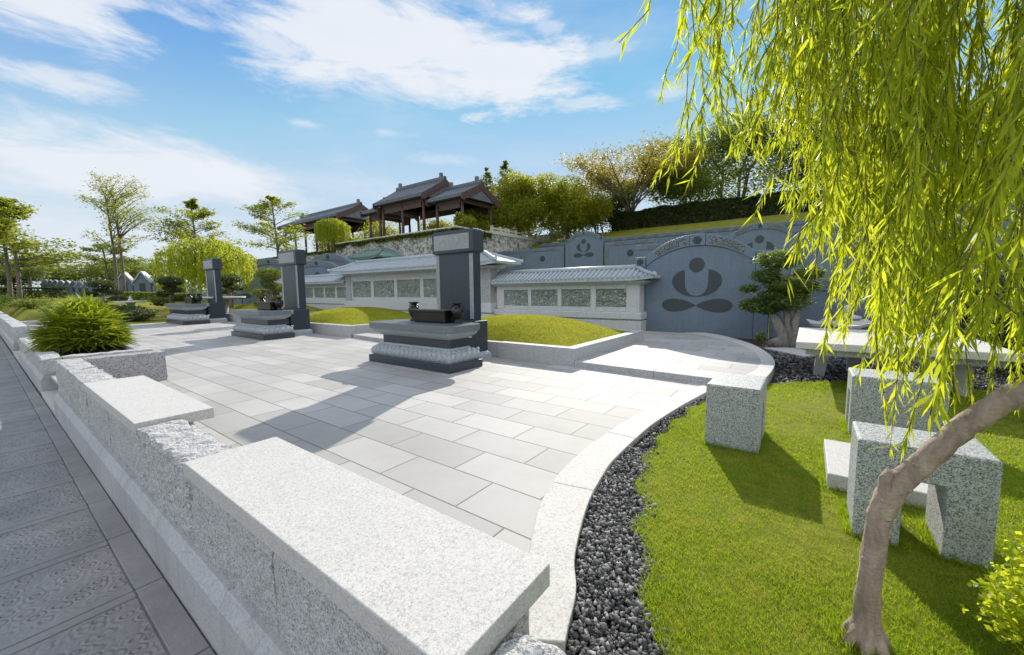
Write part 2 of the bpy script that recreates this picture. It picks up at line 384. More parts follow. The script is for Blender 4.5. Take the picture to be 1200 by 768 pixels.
GROUND = soil('mown grass ground', (.14, .155, .022), (.26, .245, .035), 1.3)
m, t, b = newmat('crushed dark stone'); g = t.nodes.new('ShaderNodeNewGeometry')
c = ramp(t, g.outputs['Random Per Island'], [(0, (.04, .04, .042)), (.6, (.135, .135, .136)), (1, (.32, .315, .31))])
t.links.new(c, b.inputs['Base Color']); setin(b, Roughness=.8); b.inputs['Specular IOR Level'].default_value = .25; GRAVEL = m
m, t, b = newmat('brown painted timber'); v = ocoord(t); n = tnoise(t, 8, 4, .6, v)
t.links.new(ramp(t, n, [(.3, (.06, .033, .028)), (.7, (.115, .062, .052))]), b.inputs['Base Color']); setin(b, Roughness=.6); TIMBER = m
ROOFT = granite('dark grey roof tile', (.155, .175, .20), (.09, .10, .115), .36, 12, .5, .1, 40, .01, .3)
GREEN_T = granite('green glazed tile', (.16, .24, .20), (.09, .14, .115), .36, 20, .35, .1, 40, .01, .2)
TERR = granite('rough cut terrace stone', (.58, .575, .55), (.16, .16, .155), .46, 5.5, .9, 1.0, 5, .12, .45)
PLASTER = granite('cream coping', (.60, .58, .52), (.5, .48, .42), .36, 20, .8, .1, 40, .004, .3)
RED = granite('red brown fascia', (.26, .10, .07), (.18, .07, .05), .36, 12, .7, .1, 40, .004, .3)

# ------------------------------------------------------------------ terrain
HY = [-200, 15.5, 23.5, 25.2, 29, 31.2, 36.5, 37.9, 38.4, 45, 60, 110, 400]
HZ = [0, 0, 1.9, 2.0, 2.1, 3.4, 3.6, 5.4, 6.40, 8.2, 9.0, 10.5, 10.5]
def sst(x, a, b):
    t = np.clip((x-a)/(b-a), 0, 1); return t*t*(3-2*t)
def gz(x, y):
    x = np.asarray(x, float); y = np.asarray(y, float)
    left = np.clip((-x-24)*.036, 0, 2.2)
    hill = np.interp(y, HY, HZ)*(1-.75*sst(-x, 70, 110))
    z = np.maximum(left, hill)
    z = np.where((y < np.where(x < -8.4, 1.3, .62)) & (x > -60), -.45, z-.06)
    return z
xs = np.unique(np.concatenate([np.linspace(-900, -130, 12), np.linspace(-130, -20, 56), np.linspace(-20, 20, 41), np.linspace(20, 120, 21), np.linspace(120, 900, 10)]))
ys = np.unique(np.concatenate([np.linspace(-500, -40, 8), np.linspace(-40, .6, 14), [.64], np.linspace(1, 15.5, 16), np.array(HY[2:10]), np.linspace(15.5, 60, 60), np.linspace(60, 900, 18)]))
X, Y = np.meshgrid(xs, ys); Z = gz(X, Y)
nx, ny = len(xs), len(ys)
me = bpy.data.meshes.new('ground')
me.from_pydata(np.stack([X, Y, Z], -1).reshape(-1, 3).tolist(), [], [(j*nx+i, j*nx+i+1, (j+1)*nx+i+1, (j+1)*nx+i) for j in range(ny-1) for i in range(nx-1)])
me.materials.append(GROUND); me.polygons.foreach_set('use_smooth', [True]*len(me.polygons)); me.update()
go = bpy.data.objects.new('ground', me); COL.objects.link(go); tag(go, kind='structure')

# walkway of carved slate panels
wk = MB()
wk.box(-60, 6.0, -18.0, -1.66, -.42, -.350, 1); wk.box(-60, 2.0, -1.659, .569, -.43, -.362, 1)
for k in range(-14, 58):
    xj = -3.13-(.82*k); x0, x1 = xj-.82+.006, xj-.006
    if x1 > 2: continue
    wk.box(x0+.07, x1-.07, -1.52, .427, -.42, -.353, 0)
    wk.box(x0, x0+.066, -1.6, .4275, -.42, -.347, 1); wk.box(x1-.066, x1, -1.6, .4275, -.42, -.347, 1)
    wk.box(x0, x1, .434, .562, -.42, -.346, 1); wk.box(x0, x1, -1.66, -1.606, -.42, -.348, 1)
tag(wk.build('walkway', [SLATE, SLATE_F], bevel=.004, seg=1), kind='structure')

# patio
CIN = [(-.85, 1.20), (-1.0, 1.45), (-1.133, 1.662), (-1.341, 2.098), (-1.459, 2.55), (-1.505, 3.0), (-1.512, 3.361), (-1.479, 4.172), (-1.38, 4.9), (-1.273, 5.529), (-1.15, 6.25)]
COUT = [(-.62, 1.05), (-.72, 1.32), (-.80, 1.56), (-.93, 1.80), (-1.09, 2.29), (-1.175, 2.72), (-1.215, 3.06), (-1.228, 3.9), (-1.19, 4.5), (-1.125, 5.1), (-1.0, 6.0)]
def densify(P, n=6):
    P = [np.array(p, float) for p in P]; out = []
    for i in range(len(P)-1):
        p0 = P[max(i-1, 0)]; p1 = P[i]; p2 = P[i+1]; p3 = P[min(i+2, len(P)-1)]
        for k in range(n):
            t = k/n; out.append(tuple(.5*((2*p1)+(-p0+p2)*t+(2*p0-5*p1+4*p2-p3)*t*t+(-p0+3*p1-3*p2+p3)*t**3)))
    out.append(tuple(P[-1])); return out
ci = densify(CIN)
def matched(inner, outer):
    O = np.array(densify(outer, 24)); out = []
    for i, a in enumerate(inner):
        t_ = np.array(inner[min(i+1, len(inner)-1)])-np.array(inner[max(i-1, 0)]); t_ /= np.hypot(*t_); rel = O-np.array(a)
        out.append(tuple(O[np.argmin(np.abs(rel@t_)+.15*np.hypot(rel[:, 0], rel[:, 1]))]))
    return out
co = matched(ci, COUT)
pt = MB(); pt.prism([(-30, .70), (-.85, .70)]+[(p[0]+.02, p[1]) for p in ci]+[(-1.2, 6.60), (-8.0, 6.60), (-11.6, 7.0), (-30, 7.9)], -.05, 0, 'z')
tag(pt.build('patio_paving', PAVE), kind='structure')
kb = MB()
for a, bnd in ((0, 22), (22, 38), (38, 50), (50, 61)):
    e = min(bnd, len(ci)-1)
    a2 = [np.array(p) for p in ci[a:e+1]]; b2 = [np.array(p) for p in co[a:e+1]]
    for q in (a2, b2):
        q[0] = q[0]+(q[1]-q[0])*.015; q[-1] = q[-1]+(q[-2]-q[-1])*.015
    kb.strip(a2, b2, -.09, .010)
tag(kb.build('patio_kerb', G_KERB, bevel=.006), kind='structure')
# upper landing
UO = [(-.55, 6.30), (-.43, 6.74), (-.385, 7.44), (-.402, 8.33), (-.573, 9.36), (-1.0, 10.75), (-1.72, 12.1), (-2.1, 12.55), (-2.4, 12.8)]
UI = [(-.78, 6.42), (-.70, 6.77), (-.60, 7.4), (-.61, 8.25), (-.80, 9.3), (-1.26, 10.6), (-2.0, 11.75), (-2.5, 12.2), (-2.9, 12.45)]
ui = densify(UI); uo = matched(ui, UO)
ul = MB(); ul.prism([(-3.37, 6.62), (-1.10, 6.47), (-.80, 6.47)]+ui+[(-4.2, 12.42), (-4.2, 10.3), (-3.37, 10.3)], -.05, .097, 'z')
tag(ul.build('upper_landing', PAVE), kind='structure')
uk = MB()
for a, e in ((0, 14), (14, 26), (26, 38), (38, len(ui)-1)):
    a2 = [np.array(p) for p in ui[a:e+1]]; b2 = [np.array(p) for p in uo[a:e+1]]
    for q in (a2, b2): q[0] = q[0]+(q[1]-q[0])*.03; q[-1] = q[-1]+(q[-2]-q[-1])*.03
    uk.strip(a2, b2, -.06, .104)
tag(uk.build('landing_kerb', G_KERB, bevel=.006), kind='structure')
sp = MB()
for xa, xb in ((-3.36, -1.91), (-1.905, -1.02), ): sp.prism([(xa, 6.44-(xa+3.36)*.07), (xb, 6.44-(xb+3.36)*.07), (xb, 6.72-(xb+3.36)*.07), (xa, 6.72-(xa+3.36)*.07)], -.04, .103, 'z')
sp.prism([(-1.015, 6.276), (-.56, 6.29), (-.79, 6.45), (-1.015, 6.556)], -.04, .1035, 'z')
tag(sp.build('landing_step', G_SIDE, bevel=.006), kind='structure')
s2 = MB(); s2.prism([(-11.42, 6.90), (-8.56, 6.62), (-8.56, 12.3), (-11.42, 12.3)], -.05, .10, 'z'); s2.prism([(-22, 7.4), (-16.9, 7.2), (-16.9, 12.3), (-22, 12.3)], -.05, .1, 'z')
tag(s2.build('side_landing', PAVE), kind='structure')

# bedding under the gravel, mulch, lawn
bd = MB(); bd.prism([(-1.25, .9), (9, .9), (9, 13.1), (-3.5, 13.1), (-2.2, 12.3), (-.9, 10), (-.6, 8.2), (-.6, 6.6), (-1.2, 5.5), (-1.4, 3.5), (-1.2, 2)], -.09, -.045, 'z')
tag(bd.build('gravel_bed_soil', SOIL), kind='structure')
ml = MB(); ml.prism([(-2.4, 12.84), (-1.75, 12.0), (-1.1, 11.45), (-.35, 11.35), (.7, 11.6), (1.6, 12.84)], -.05, -.02, 'z')
tag(ml.build('mulch_bed', MULCH), kind='structure')
LE = [(-.10, 7.12), (-.46, 6.68), (-.80, 6.0), (-.93, 5.35), (-.955, 5.1), (-1.045, 4.9), (-.98, 4.61), (-1.085, 4.34), (-1.01, 4.05), (-1.06, 3.77), (-.985, 3.55), (-1.02, 3.24), (-.915, 3.02), (-.925, 2.74), (-.74, 2.50),
      (-.76, 2.25), (-.61, 2.06), (-.55, 1.85), (-.52, 1.70), (-.42, 1.57), (-.335, 1.46), (-.2, 1.2), (-.1, .9)]
le = densify(LE, 4)
lawn_poly = [(8.5, 8.9), (3, 8.2), (1.0, 7.85), (.46, 7.6)]+le+[(8.5, .9)]
lw = MB(); lw.prism(lawn_poly, -.05, -.008, 'z')
tag(lw.build('lawn', TURF), kind='structure')
def inpoly(x, y, poly):
    c = np.zeros(len(x), bool); n = len(poly); j = n-1
    for i in range(n):
        xi, yi = poly[i]; xj, yj = poly[j]
        cond = ((yi > y) != (yj > y)) & (x < (xj-xi)*(y-yi)/(yj-yi+1e-12)+xi); c ^= cond; j = i
    return c
def blades(name, x, y, z, mat, h, w, parent=None, lean=.5, tilt=None):
    n = len(x); a = rng.uniform(0, 6.283, n); hh = h*rng.uniform(.5, 1.25, n); ww = w*rng.uniform(.6, 1.3, n)
    la = rng.uniform(0, 6.283, n); ln = hh*lean*rng.uniform(.1, 1.3, n)
    P = np.stack([x, y, z], 1); u = np.stack([np.cos(a)*ww/2, np.sin(a)*ww/2, np.zeros(n)], 1)
    tip = P+np.stack([np.cos(la)*ln, np.sin(la)*ln, hh], 1)
    V = np.stack([P-u, P+u, tip], 1)
    return polys(name, V, mat, parent)
n = 1500000
x = rng.uniform(-1.2, 5.5, n); y = rng.uniform(1.0, 8.6, n); d = np.hypot(x, y)
k = inpoly(x, y, lawn_poly) & (rng.random(n) < np.clip((2.0/d)**1.7, 0, 1)) & (x < .62*y+1.0)
thin = fbm(x, y, 2.2, 5); k &= rng.random(n) < np.clip(.72+.5*thin, .22, 1)
x, y = x[k], y[k]; d = np.hypot(x, y); th = thin[k]
gr = blades('grass', x, y, np.full(len(x), -.012), L_GRASS, .020+.008*np.clip(th, -1, 1)+.0022*d, .0014+.0011*d, lean=1.1)
tag(gr, 'short bright green turf blades on the garden lawn', 'grass', kind='stuff')
# a ragged taller fringe at the lawn edge
ex = []; ey = []
for i in range(len(le)-1):
    for q in range(70):
        tt = random.random(); ex.append(le[i][0]+(le[i+1][0]-le[i][0])*tt+random.gauss(-.004, .014)); ey.append(le[i][1]+(le[i+1][1]-le[i][1])*tt+random.gauss(0, .014))
ex = np.array(ex); ey = np.array(ey)
fr = blades('grass_fringe', ex, ey, np.full(len(ex), -.03), L_GRASS, .04, .006, lean=1.0); tag(fr, 'ragged grass fringe creeping over the dark gravel', 'grass', kind='stuff')

FEET = [(-.69, -.27, 3.85, 4.49), (.268, .465, 2.875, 3.27), (.625, .80, 2.875, 3.27), (.385, 1.03, 4.92, 5.43), (.175, .78, 3.47, 4.27)]
tx_, ty_ = [], []
for a, b_, c_, d_ in FEET:
    m_ = 1500; u = rng.random(m_)*2*(b_-a+d_-c_); off = np.abs(rng.normal(0, .018, m_))+.003
    for uu, oo in zip(u, off):
        w_, h_ = b_-a, d_-c_
        if uu < w_: tx_.append(a+uu); ty_.append(c_-oo)
        elif uu < w_+h_: tx_.append(b_+oo); ty_.append(c_+uu-w_)
        elif uu < 2*w_+h_: tx_.append(a+uu-w_-h_); ty_.append(d_+oo)
        else: tx_.append(a-oo); ty_.append(c_+uu-2*w_-h_)
aa = rng.uniform(0, 6.283, 1100); rr_ = .04+np.abs(rng.normal(0, .05, 1100)); tx_ += list(.25+rr_*np.cos(aa)); ty_ += list(1.98+rr_*np.sin(aa))
tf = blades('grass_tufts', np.array(tx_), np.array(ty_), np.full(len(tx_), -.02), L_GRASS, .060, .0042, lean=.7); tag(tf, 'longer grass tufts round the stone feet and the trunk', 'grass', kind='stuff')
# gravel: individual crushed stones in one mesh
IV = np.array([(x_, y_, z_) for z_ in (-1, 1) for y_ in (-1, 1) for x_ in (-1, 1)], float)*.62
IF = np.array([(0, 2, 3), (0, 3, 1), (4, 5, 7), (4, 7, 6), (0, 1, 5), (0, 5, 4), (2, 6, 7), (2, 7, 3), (0, 4, 6), (0, 6, 2), (1, 3, 7), (1, 7, 5)])
def stones(name, x, y, z, size, mat, parent=None):
    n = len(x); v = IV[None]+rng.uniform(-.42, .42, (n, 8, 3)); v = v*rng.uniform(.5, 1.3, (n, 1, 3))*np.array([1.1, 1, .75])
    a = rng.uniform(0, 6.283, n); bq = rng.uniform(-1.2, 1.2, n)
    ca, sa, cb, sb = np.cos(a), np.sin(a), np.cos(bq), np.sin(bq)
    v1 = np.stack([v[..., 0], v[..., 1]*cb[:, None]-v[..., 2]*sb[:, None], v[..., 1]*sb[:, None]+v[..., 2]*cb[:, None]], -1)
    v2 = np.stack([v1[..., 0]*ca[:, None]-v1[..., 1]*sa[:, None], v1[..., 0]*sa[:, None]+v1[..., 1]*ca[:, None], v1[..., 2]], -1)
    v2 = v2*np.asarray(size)[:, None, None]+np.stack([x, y, z], 1)[:, None, :]
    F = (IF[None]+(np.arange(n)*8)[:, None, None]).reshape(-1, 3)
    me = bpy.data.meshes.new(name); me.vertices.add(n*8); me.loops.add(len(F)*3); me.polygons.add(len(F))
    me.vertices.foreach_set('co', v2.astype(np.float32).ravel()); me.loops.foreach_set('vertex_index', F.astype(np.int32).ravel())
    me.polygons.foreach_set('loop_start', np.arange(0, len(F)*3, 3, dtype=np.int32)); me.polygons.foreach_set('loop_total', np.full(len(F), 3, dtype=np.int32))
    me.materials.append(mat); me.update(calc_edges=True)
    o = bpy.data.objects.new(name, me); COL.objects.link(o); return o
n = 340000
x = rng.uniform(-3.4, 5, n); y = rng.uniform(1.0, 12.85, n); x = np.r_[x, rng.uniform(-1.3, -.1, 16000)]; y = np.r_[y, rng.uniform(1.0, 3.4, 16000)]; n = len(x)
kout = [(p[0]+.012, p[1]) for p in co]+[(-.55, 6.32)]+[(p[0]+.012, p[1]) for p in uo]
reg = kout+[(5, 12.85), (5, .9)]
d = np.hypot(x, y)
shr = [(p[0]+.03*(1 if p[1] > 1.2 else 0), p[1]) for p in lawn_poly]
k = inpoly(x, y, reg) & ~inpoly(x-.02, y, shr) & ~inpoly(x, y, [(-2.3, 12.9), (-1.7, 12.05), (-1.05, 11.55), (-.4, 11.45), (.6, 11.7), (1.5, 12.9)]) & (rng.random(n) < np.clip((2.4/d)**1.5, .16, 1))
x, y, d = x[k], y[k], d[k]
gv = stones('gravel', x, y, rng.uniform(-.045, -.010, len(x)), rng.uniform(.007, .0145, len(x))*(1+.09*d), GRAVEL)
tag(gv, 'dark crushed stone strip between kerb and lawn', 'gravel', kind='stuff')

# ------------------------------------------------------------------ boundary walls
def rough_box(mb, x0, x1, y0, y1, z0, z1, step=.035, amp=.007, mi=0, seed=0):
    """subdivided block with split-face relief"""
    sx = max(2, int((x1-x0)/step)); sy = max(2, int((y1-y0)/step)); sz = max(2, int((z1-z0)/step))
    idx = {}; vs = []; fs = []; r = np.random.default_rng(seed)
    off = r.uniform(0, 50, 3)
    def vid(i, j, k):
        key = (i, j, k)
        if key not in idx:
            x = x0+(x1-x0)*i/sx; y = y0+(y1-y0)*j/sy; z = z0+(z1-z0)*k/sz
            e = sum((i in (0, sx), j in (0, sy), k in (0, sz)))
            a = amp*(1.0 if e == 1 else 1.3)
            def nn(q): return a*(r.normal()*.55+.6*math.sin(x*23+off[q])*math.sin(y*31+z*27+off[q]))
            dx_ = nn(0) if i in (0, sx) else 0; dy_ = nn(1) if j in (0, sy) else 0; dz_ = nn(2) if k == sz else 0
            if e >= 2:
                cx, cy, cz = (x0+x1)/2, (y0+y1)/2, (z0+z1)/2
                if i in (0, sx): dx_ += .006*(1 if i == 0 else -1)
                if j in (0, sy): dy_ += .006*(1 if j == 0 else -1)
                if k == sz: dz_ -= .006
            idx[key] = len(vs); vs.append((x+dx_, y+dy_, z+dz_))
        return idx[key]
    for i in range(sx):
        for j in range(sy):
            fs.append((vid(i, j, sz), vid(i+1, j, sz), vid(i+1, j+1, sz), vid(i, j+1, sz)))
    for i in range(sx):
        for k in range(sz):
            fs.append((vid(i, 0, k), vid(i+1, 0, k), vid(i+1, 0, k+1), vid(i, 0, k+1)))
            fs.append((vid(i, sy, k), vid(i, sy, k+1), vid(i+1, sy, k+1), vid(i+1, sy, k)))
    for j in range(sy):
        for k in range(sz):
            fs.append((vid(0, j, k), vid(0, j, k+1), vid(0, j+1, k+1), vid(0, j+1, k)))
            fs.append((vid(sx, j, k), vid(sx, j+1, k), vid(sx, j+1, k+1), vid(sx, j, k+1)))
    mb.add(vs, fs, mi, False)
def plinth(mb, x0, x1, yo=.57, step=1.25):
    x = x1
    while x > x0+.02:
        xa = max(x0, x-step)
        mb.prism([(yo, -.42), (yo, -.085), (yo+.035, -.005), (yo+.3, -.005), (yo+.3, -.42)], xa+.002, x-.002, 'x'); x = xa
wa = thing('boundary_wall', (-4.5, .75, -.35), 'long low granite wall with two smooth bench slabs on top along the walkway', 'wall')
pm = MB(); plinth(pm, -8.66, 1.6); pm.build('plinth', G_PLINTH, wa, bevel=.004, seg=1)
rc = MB(); sd_ = 1
for xa, xb, zt in ((-8.655, -7.36, .475), (-7.355, -6.06, .47), (-3.825, -2.715, .45), (-.65, .55, .415), (.555, 1.6, .42)):
    rough_box(rc, xa, xb, .625, .885, -.005, zt, .033 if xb > -4 else .06, .008, 0, sd_); sd_ += 1
for xa, xb in ((-6.055, -4.95), (-4.945, -3.83), (-2.71, -1.68), (-1.675, -.655)):
    rough_box(rc, xa, xb, .628, .97, -.005, .395, .05, .005, 0, sd_); sd_ += 1
rc.build('rough_course', G_ROUGH, wa)
wg = MB(); rough_box(wg, -8.655, -8.38, .89, 1.80, -.03, .475, .045, .004, 0, 44); wg.build('wing_wall', granite('grey dressed granite', (.40, .40, .405), (.16, .165, .17), .42, 130, .8, .5, 70, .008, .2), wa)
for xa, xb in ((-6.06, -3.828), (-2.71, -.657)):
    c_ = MB(); c_.box(xa, xb, .613, 1.09, .398, .48); c_.build('bench_slab', G_CAP, wa, bevel=.004)
# entrance step, planter, further wall
st = MB(); st.box(-10.64, -8.67, .575, 1.25, -.42, -.27); st.box(-10.64, -8.67, .93, 1.25, -.27, -.12)
tag(st.build('stone_step', G_CAP, loc=(-9.6, .9, -.35), bevel=.008), 'smooth pale stone step in the gap between boundary wall and planter', 'step')
pl = thing('planter', (-13.5, 1.3, -.35), 'low rough granite planter box holding the big spiky palm clump', 'planter')
pm = MB(); plinth(pm, -16.6, -10.66, .585); pm.box(-10.92, -10.66, .886, 2.1, -.42, -.006); pm.build('plinth', G_PLINTH, pl, bevel=.004, seg=1)
rc = MB()
for xa, xb in ((-12.1, -10.66), (-13.6, -12.11), (-15.1, -13.61), (-16.6, -15.11)): rough_box(rc, xa, xb, .62, .87, -.005, .30, .06, .009, 0, sd_); sd_ += 1
rough_box(rc, -10.93, -10.665, .875, 2.1, -.005, .30, .07, .008, 0, 61); rough_box(rc, -16.6, -16.34, .875, 2.1, -.005, .30, .09, .008, 0, 62); rough_box(rc, -16.33, -10.94, 1.9, 2.1, -.005, .29, .15, .008, 0, 63)
rc.build('rough_course', G_ROUGH, pl)
so = MB(); so.box(-16.33, -10.94, .88, 1.89, -.1, .22); so.build('soil', SOIL, pl)
st = MB(); st.box(-19.2, -16.62, .585, 1.25, -.42, -.26)
tag(st.build('stone_step', G_CAP, loc=(-18, .9, -.35), bevel=.008), 'farther pale stone step between planter and the corner wall at the far left', 'step')
w2 = thing('boundary_wall', (-26, .8, -.35), 'far granite wall with open trough at the left picture edge', 'wall')
pm = MB(); plinth(pm, -48, -19.25, .60, 2.5); pm.build('plinth', G_PLINTH, w2)
rc = MB(); x_ = -19.25
while x_ > -48:
    rough_box(rc, max(-48, x_-2.4), x_-.01, .635, .95, -.005, .47, .14, .01, 0, sd_); sd_ += 1; x_ -= 2.4
rough_box(rc, -19.5, -19.25, .955, 2.5, -.005, .47, .12, .01, 0, 71); rough_box(rc, -23.2, -22.9, .955, 2.5, -.005, .47, .14, .01, 0, 72); rough_box(rc, -22.88, -19.51, 2.2, 2.5, -.005, .46, .16, .01, 0, 73)
rc.build('rough_course', G_ROUGH, w2)
# ------------------------------------------------------------------ tombs on the patio
def loft(mb, x0, x1, y0, y1, prof, mi=0, ch=0.0, sm=False):
    """stack of rectangular rings (inset, z), optional chamfered corners"""
    rings = []
    for ins, z in prof:
        a, b_, c, d = x0+ins, x1-ins, y0+ins, y1-ins
        if ch: rings.append([(a+ch, c, z), (b_-ch, c, z), (b_, c+ch, z), (b_, d-ch, z), (b_-ch, d, z), (a+ch, d, z), (a, d-ch, z), (a, c+ch, z)])
        else: rings.append([(a, c, z), (b_, c, z), (b_, d, z), (a, d, z)])
    k = len(rings[0]); vs = [p for r in rings for p in r]; fs = [tuple(range(k))[::-1], tuple((len(rings)-1)*k+i for i in range(k))]
    for i in range(len(rings)-1):
        for j in range(k): fs.append((i*k+j, i*k+(j+1) % k, (i+1)*k+(j+1) % k, (i+1)*k+j))
    return mb.add(vs, fs, mi, sm)
def dome(mb, c, r, n=8, mi=0):
    vs = []; fs = []
    for i in range(5):
        ph_ = math.pi*(i/4)
        for j in range(n):
            th = 2*math.pi*j/n; vs.append((c[0]+r[0]*math.sin(ph_)*math.cos(th), c[1]+r[1]*math.sin(ph_)*math.sin(th), c[2]+r[2]*math.cos(ph_)))
    for i in range(4):
        for j in range(n): fs.append((i*n+j, (i+1)*n+j, (i+1)*n+(j+1) % n, i*n+(j+1) % n))
    return mb.add(vs, fs, mi, True)
TOMBS = [(-5.95, 1.0), (-14.15, 1.07), (-23.9, 1.18)]
def place(o, i):
    cx, s = TOMBS[i]; x, y, z = o.location; o.location = (cx+s*(x+5.95), s*y, s*z); o.scale = (s, s, s); return o
altar = thing('incense_altar', (-5.96, 5.12, 0), 'nearest dark granite offering altar with carved lotus base, in the middle of the picture', 'altar', 'offering altars on the patio')
q = MB(); q.box(-7.12, -4.81, 4.70, 5.56, 0, .14); q.build('plinth', G_DARK, altar, bevel=.006)
q = MB(); loft(q, -7.10, -4.83, 4.72, 5.56, [(.05, .14), (.02, .18), (.01, .24), (.04, .30), (.10, .345), (.14, .36), (.155, .39)])
nn_ = 17
for i in range(nn_):
    xx = -7.02+(i+.5)*(2.11/nn_); dome(q, (xx, 4.745, .245), (.062, .03, .075)); dome(q, (xx+.06, 4.80, .325), (.05, .03, .035))
for i in range(6):
    yy = 4.78+(i+.5)*(.76/6)
    for xx in (-4.855, -7.075): dome(q, (xx, yy, .245), (.03, .062, .075)); dome(q, (xx-.05*np.sign(xx+5.96), yy+.06, .325), (.03, .05, .035))
q.build('lotus_band', CARVE_LOTUS, altar)
q = MB(); q.box(-6.92, -5.0, 4.92, 5.5, .39, .545); q.build('waist', G_DARK, altar, bevel=.005)
q = MB(); loft(q, -7.10, -4.83, 4.72, 5.56, [(.17, .545), (.15, .56), (.10, .585), (.05, .63), (.03, .66), (.03, .69)], 0, .03); q.build('upper_moulding', CARVE_LOTUS, altar)
q = MB(); loft(q, -7.15, -4.79, 4.68, 5.60, [(.004, .69), (0, .695), (0, .795), (.006, .802)], 0, .12); q.build('table_slab', granite('grey altar slab', (.16, .18, .20), (.07, .08, .09), .38, 150, .3, .05, 100, .002, .2, .5), altar)
stele = thing('memorial_stele', (-5.95, 6.0, 0), 'nearest tall dark granite memorial stele behind the middle altar', 'stele', 'memorial stelae on the patio')
q = MB(); loft(q, -6.72, -5.18, 5.62, 6.27, [(0, 0), (0, .12), (.03, .16), (.055, .175)]); q.build('base_moulding', CARVE_LOTUS, stele)
q = MB(); q.box(-6.65, -5.25, 5.66, 6.24, .175, .80); q.build('pedestal', G_DARK, stele, bevel=.006)
q = MB(); q.box(-6.49, -5.41, 6.02, 6.235, .80, 2.17); q.build('shaft', G_DARK, stele, bevel=.005)
for xa in (-6.484, -5.516):
    q = MB(); q.box(xa, xa+.10, 6.012, 6.03, .83, 2.16); q.build('carved_border', CARVE_FACE, stele, bevel=.003)
q = MB(); loft(q, -6.535, -5.36, 5.965, 6.29, [(.045, 2.17), (0, 2.20), (0, 2.60), (.03, 2.645)]); q.build('capital', G_DARK, stele, bevel=.004)
q = MB(); q.box(-6.475, -5.465, 5.956, 5.98, 2.25, 2.565); q.build('inscription_panel', CARVE_FACE, stele, bevel=.004)
burner = tag(None or bpy.data.objects.new('incense_burner', None), 'black polished stone incense trough on the nearest altar', 'incense burner', 'incense burners on the altars')
COL.objects.link(burner); burner.location = (-5.8, 5.28, .80)
q = MB(); loft(q, -6.27, -5.37, 5.16, 5.42, [(.02, .803), (0, .83), (0, 1.00), (-.015, 1.005), (-.015, 1.04), (.02, 1.04)]); q.build('trough', BLACK, burner, bevel=.004)
q = MB(); q.box(-6.24, -5.40, 5.19, 5.39, 1.041, 1.047); q.build('ash', soil('incense ash', (.10, .09, .085), (.2, .19, .18), 30), burner)
VP = [(.075, 0), (.09, .02), (.06, .04), (.05, .06), (.085, .11), (.115, .19), (.115, .24), (.08, .29), (.05, .31), (.06, .34), (.105, .37), (.105, .385), (.05, .385), (.04, .33)]
vases = []
for (vx, vy), lb in (((-6.52, 5.40), 'black polished stone vase at the left end of the nearest incense trough'), ((-5.24, 5.36), 'black polished stone vase at the right end of the nearest incense trough')):
    v_ = thing('vase', (vx, vy, .803), lb, 'vase', 'altar vases')
    q = MB(); q.lathe(VP, vx, vy, .803, 20); q.build('vase_body', BLACK, v_)
    for s_ in (-1, 1):
        q = MB(); q.tube([(vx+s_*.045, vy, 1.12), (vx+s_*.12, vy, 1.13), (vx+s_*.135, vy, 1.08), (vx+s_*.105, vy, 1.03)], .012, 6); q.build('handle', BLACK, v_)
    vases.append(v_)
mound = thing('grave_mound', (-5.95, 8.4, 0), 'grass grave mound inside pale granite kerbs behind the nearest stele', 'grave mound', 'grave mounds')
q = MB()
q.box(-8.53, -6.75, 6.45, 6.66, -.04, .33); q.box(-5.15, -3.37, 6.45, 6.66, -.04, .33); q.box(-3.585, -3.37, 6.663, 10.3, -.04, .33); q.box(-8.53, -8.315, 6.663, 10.3, -.04, .33); q.box(-8.313, -3.587, 10.09, 10.3, -.04, .33); q.box(-6.747, -5.153, 6.5, 6.66, -.04, .32)
q.build('kerb', G_SIDE, mound, bevel=.006)
def domez(x, y):
    u = np.clip(np.abs((x+5.95)/2.37), 0, 1); v = np.clip(np.abs((y-8.38)/1.72), 0, 1)
    return .285+.455*(1-u**2.5)*(1-v**2.5)+.012*fbm(x, y, 3.0, 9)
gx = np.linspace(-8.32, -3.58, 60); gy = np.linspace(6.655, 10.095, 44); GX, GY = np.meshgrid(gx, gy); GZ = domez(GX, GY)
me = bpy.data.meshes.new('turf'); me.from_pydata((np.stack([GX, GY, GZ], -1).reshape(-1, 3)-np.array([-5.95, 8.4, 0])).tolist(), [], [(j*60+i, j*60+i+1, (j+1)*60+i+1, (j+1)*60+i) for j in range(43) for i in range(59)])
me.materials.append(TURF_M); me.polygons.foreach_set('use_smooth', [True]*len(me.polygons)); me.update()
o = bpy.data.objects.new('turf', me); COL.objects.link(o); o.parent = mound
n = 70000; x = rng.uniform(-8.31, -3.585, n); y = rng.uniform(6.66, 10.09, n)
bl = blades('grass_blades', x, y, domez(x, y)-.006, L_MOUND, .032, .012, mound, lean=1.0); tag(bl, kind='stuff')
names = {1: ('second dark granite offering altar from the front, left of the nearest one', 'second dark granite memorial stele, between the tall and the smallest stele', 'black incense trough on the second altar', 'left black vase on the second altar', 'right black vase on the second altar', 'grass grave mound between the nearest and the second stele'),
         2: ('farthest dark granite offering altar, at the left below the willow', 'farthest dark granite memorial stele in front of the weeping willow', 'black incense trough on the farthest altar', 'left black vase on the farthest altar', 'right black vase on the farthest altar', 'farthest grass grave mound, behind the stele by the willow')}
for i in (1, 2):
    for src, lb in zip((altar, stele, burner, vases[0], vases[1], mound), names[i]):
        c = place(copy_tree(src), i); c['label'] = lb

